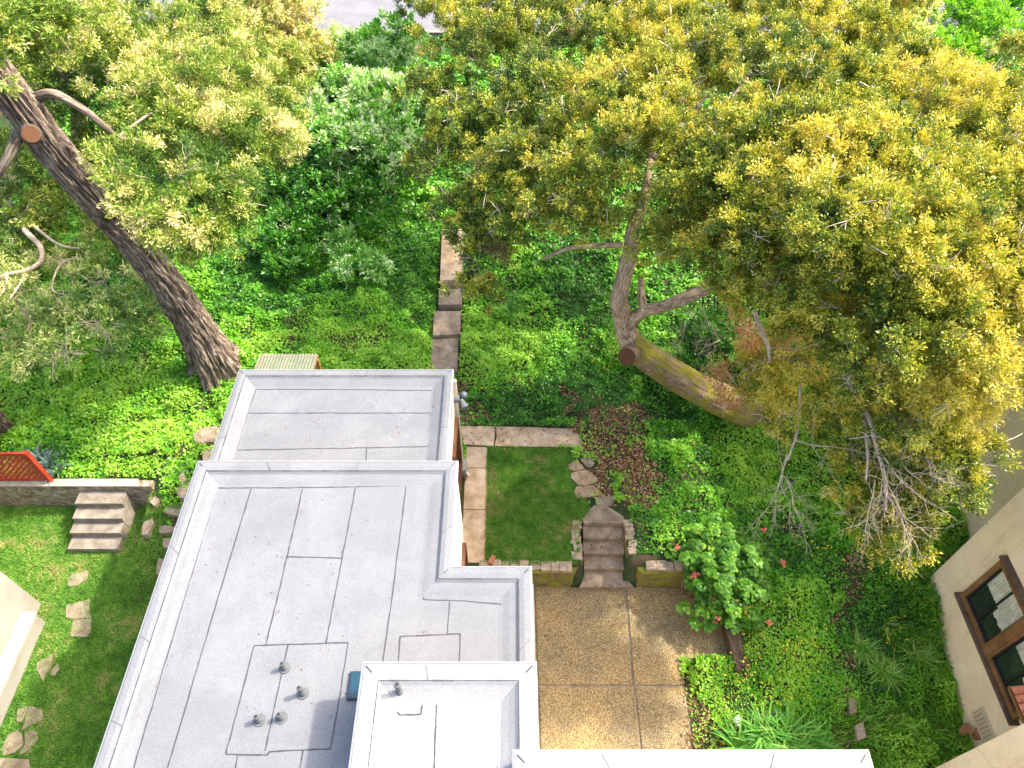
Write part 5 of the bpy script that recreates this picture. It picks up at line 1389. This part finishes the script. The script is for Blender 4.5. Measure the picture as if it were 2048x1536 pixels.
for (u, v) in ((1355, 1095), (1460, 1095), (1390, 1109), (1392, 1150), (1518, 1187), (1427, 1200), (1435, 1240), (1538, 1246), (1567, 1127), (1388, 1155), (1528, 1060)):
    c = np.array(at(u, v, 1.35 if v < 1180 else .95)); n = 26
    P = c + rng.normal(size=(n, 3)) * .035
    Nn = nrm(np.array([0, 0, 1.0]) + rdir(n) * .8)
    leaf_object('flower_head', [(leaf_arrays(P, nrm(np.cross(Nn, rdir(n))), Nn, .045, .04, 'hex'), rng.random(n))], M['fl_pink'], gb)
# strap leaved clumps
def strap(name, lab, cat, centres, mat, L, W, n, group=None, tb=.5, flat=.55):
    e = empty(name, at(*centres[0]), lab, cat, group)
    ch = []
    V, Fs, tn = [], [], []
    for (u, v, z) in centres:
        c = np.array(at(u, v, z))
        for i in range(n):
            a_ = rng.uniform(0, 2 * math.pi); l = L * rng.uniform(.55, 1.2); el = rng.uniform(.35, 1.25)
            d = np.array([math.cos(a_), math.sin(a_), 0]); s_ = np.array([-d[1], d[0], 0])
            b_ = len(V); K = 7; w_ = W * rng.uniform(.7, 1.2)
            base = c + d * rng.uniform(0, .1) + s_ * rng.normal() * .05
            p = base.copy(); ang = el
            for k in range(K):
                f_ = k / (K - 1)
                ww = w_ * (1 - f_ ** 2.2) + .002
                V += [p - s_ * ww / 2, p + s_ * ww / 2]
                p = p + (d * math.cos(ang) + np.array([0, 0, math.sin(ang)])) * l / K
                ang -= (flat + rng.random() * .2) * (1.6 / K) * 1.5
            for k in range(K - 1): Fs.append((b_ + 2 * k, b_ + 2 * k + 1, b_ + 2 * k + 3, b_ + 2 * k + 2))
            tn += [np.clip(tb + rng.normal() * .22, 0, 1)] * (K - 1)
    me = mesh_np('leaves', np.array(V), np.array(Fs), np.full(len(Fs), 4), tint=tn)
    link('leaves', me, mat, e)
    return e
SG = 'strap leaved clumps at the bottom edge'
strap('plant', 'big arching strap leaf clump left of the other clumps by the bottom roof', 'plant', [(1500, 1490, .25), (1525, 1470, .3), (1475, 1500, .25)], M['agapanthus'], .95, .045, 75, SG)
strap('plant', 'middle arching strap leaf clump below the rotten log', 'plant', [(1570, 1470, .3), (1555, 1500, .25), (1590, 1500, .25)], M['agapanthus'], .95, .042, 75, SG, tb=.6)
strap('plant', 'finer bluish strap leaf clump at the right end of the row by the bottom roof', 'plant', [(1640, 1500, .25), (1615, 1480, .3)], M['agapanthus'], .7, .03, 80, SG, tb=.4)
strap('plant', 'blue green strap leaf plant right of the red fence post', 'plant', [(98, 925, 1.3), (112, 945, 1.25), (80, 912, 1.3)], M['agave'], .5, .055, 24, None, .5, .5)
strap('plant', 'narrow fan leaved palm seedling right of the thick left trunk', 'plant', [(408, 588, 1.7), (415, 600, 1.6)], M['agapanthus'], .85, .04, 34, None, .3, .3)
strap('plant', 'grassy dark tuft in the ivy below the oak crown', 'plant', [(1020, 622, 1.35)], M['agapanthus'], .7, .022, 90, None, .45, .35)
for i, (u, v, lab) in enumerate(((1710, 1290, 'upper tall grass tussock on the right slope'), (1830, 1310, 'tall grass tussock nearest the stucco wall'), (1760, 1340, 'lower tall grass tussock beside the dirt track'))):
    strap('grass_tussock', lab, 'grass', [(u, v, .45), (u + 18, v + 12, .45)], M['long_grass'], .6, .016, 70, 'grass tussocks on the right slope', .6, .45)
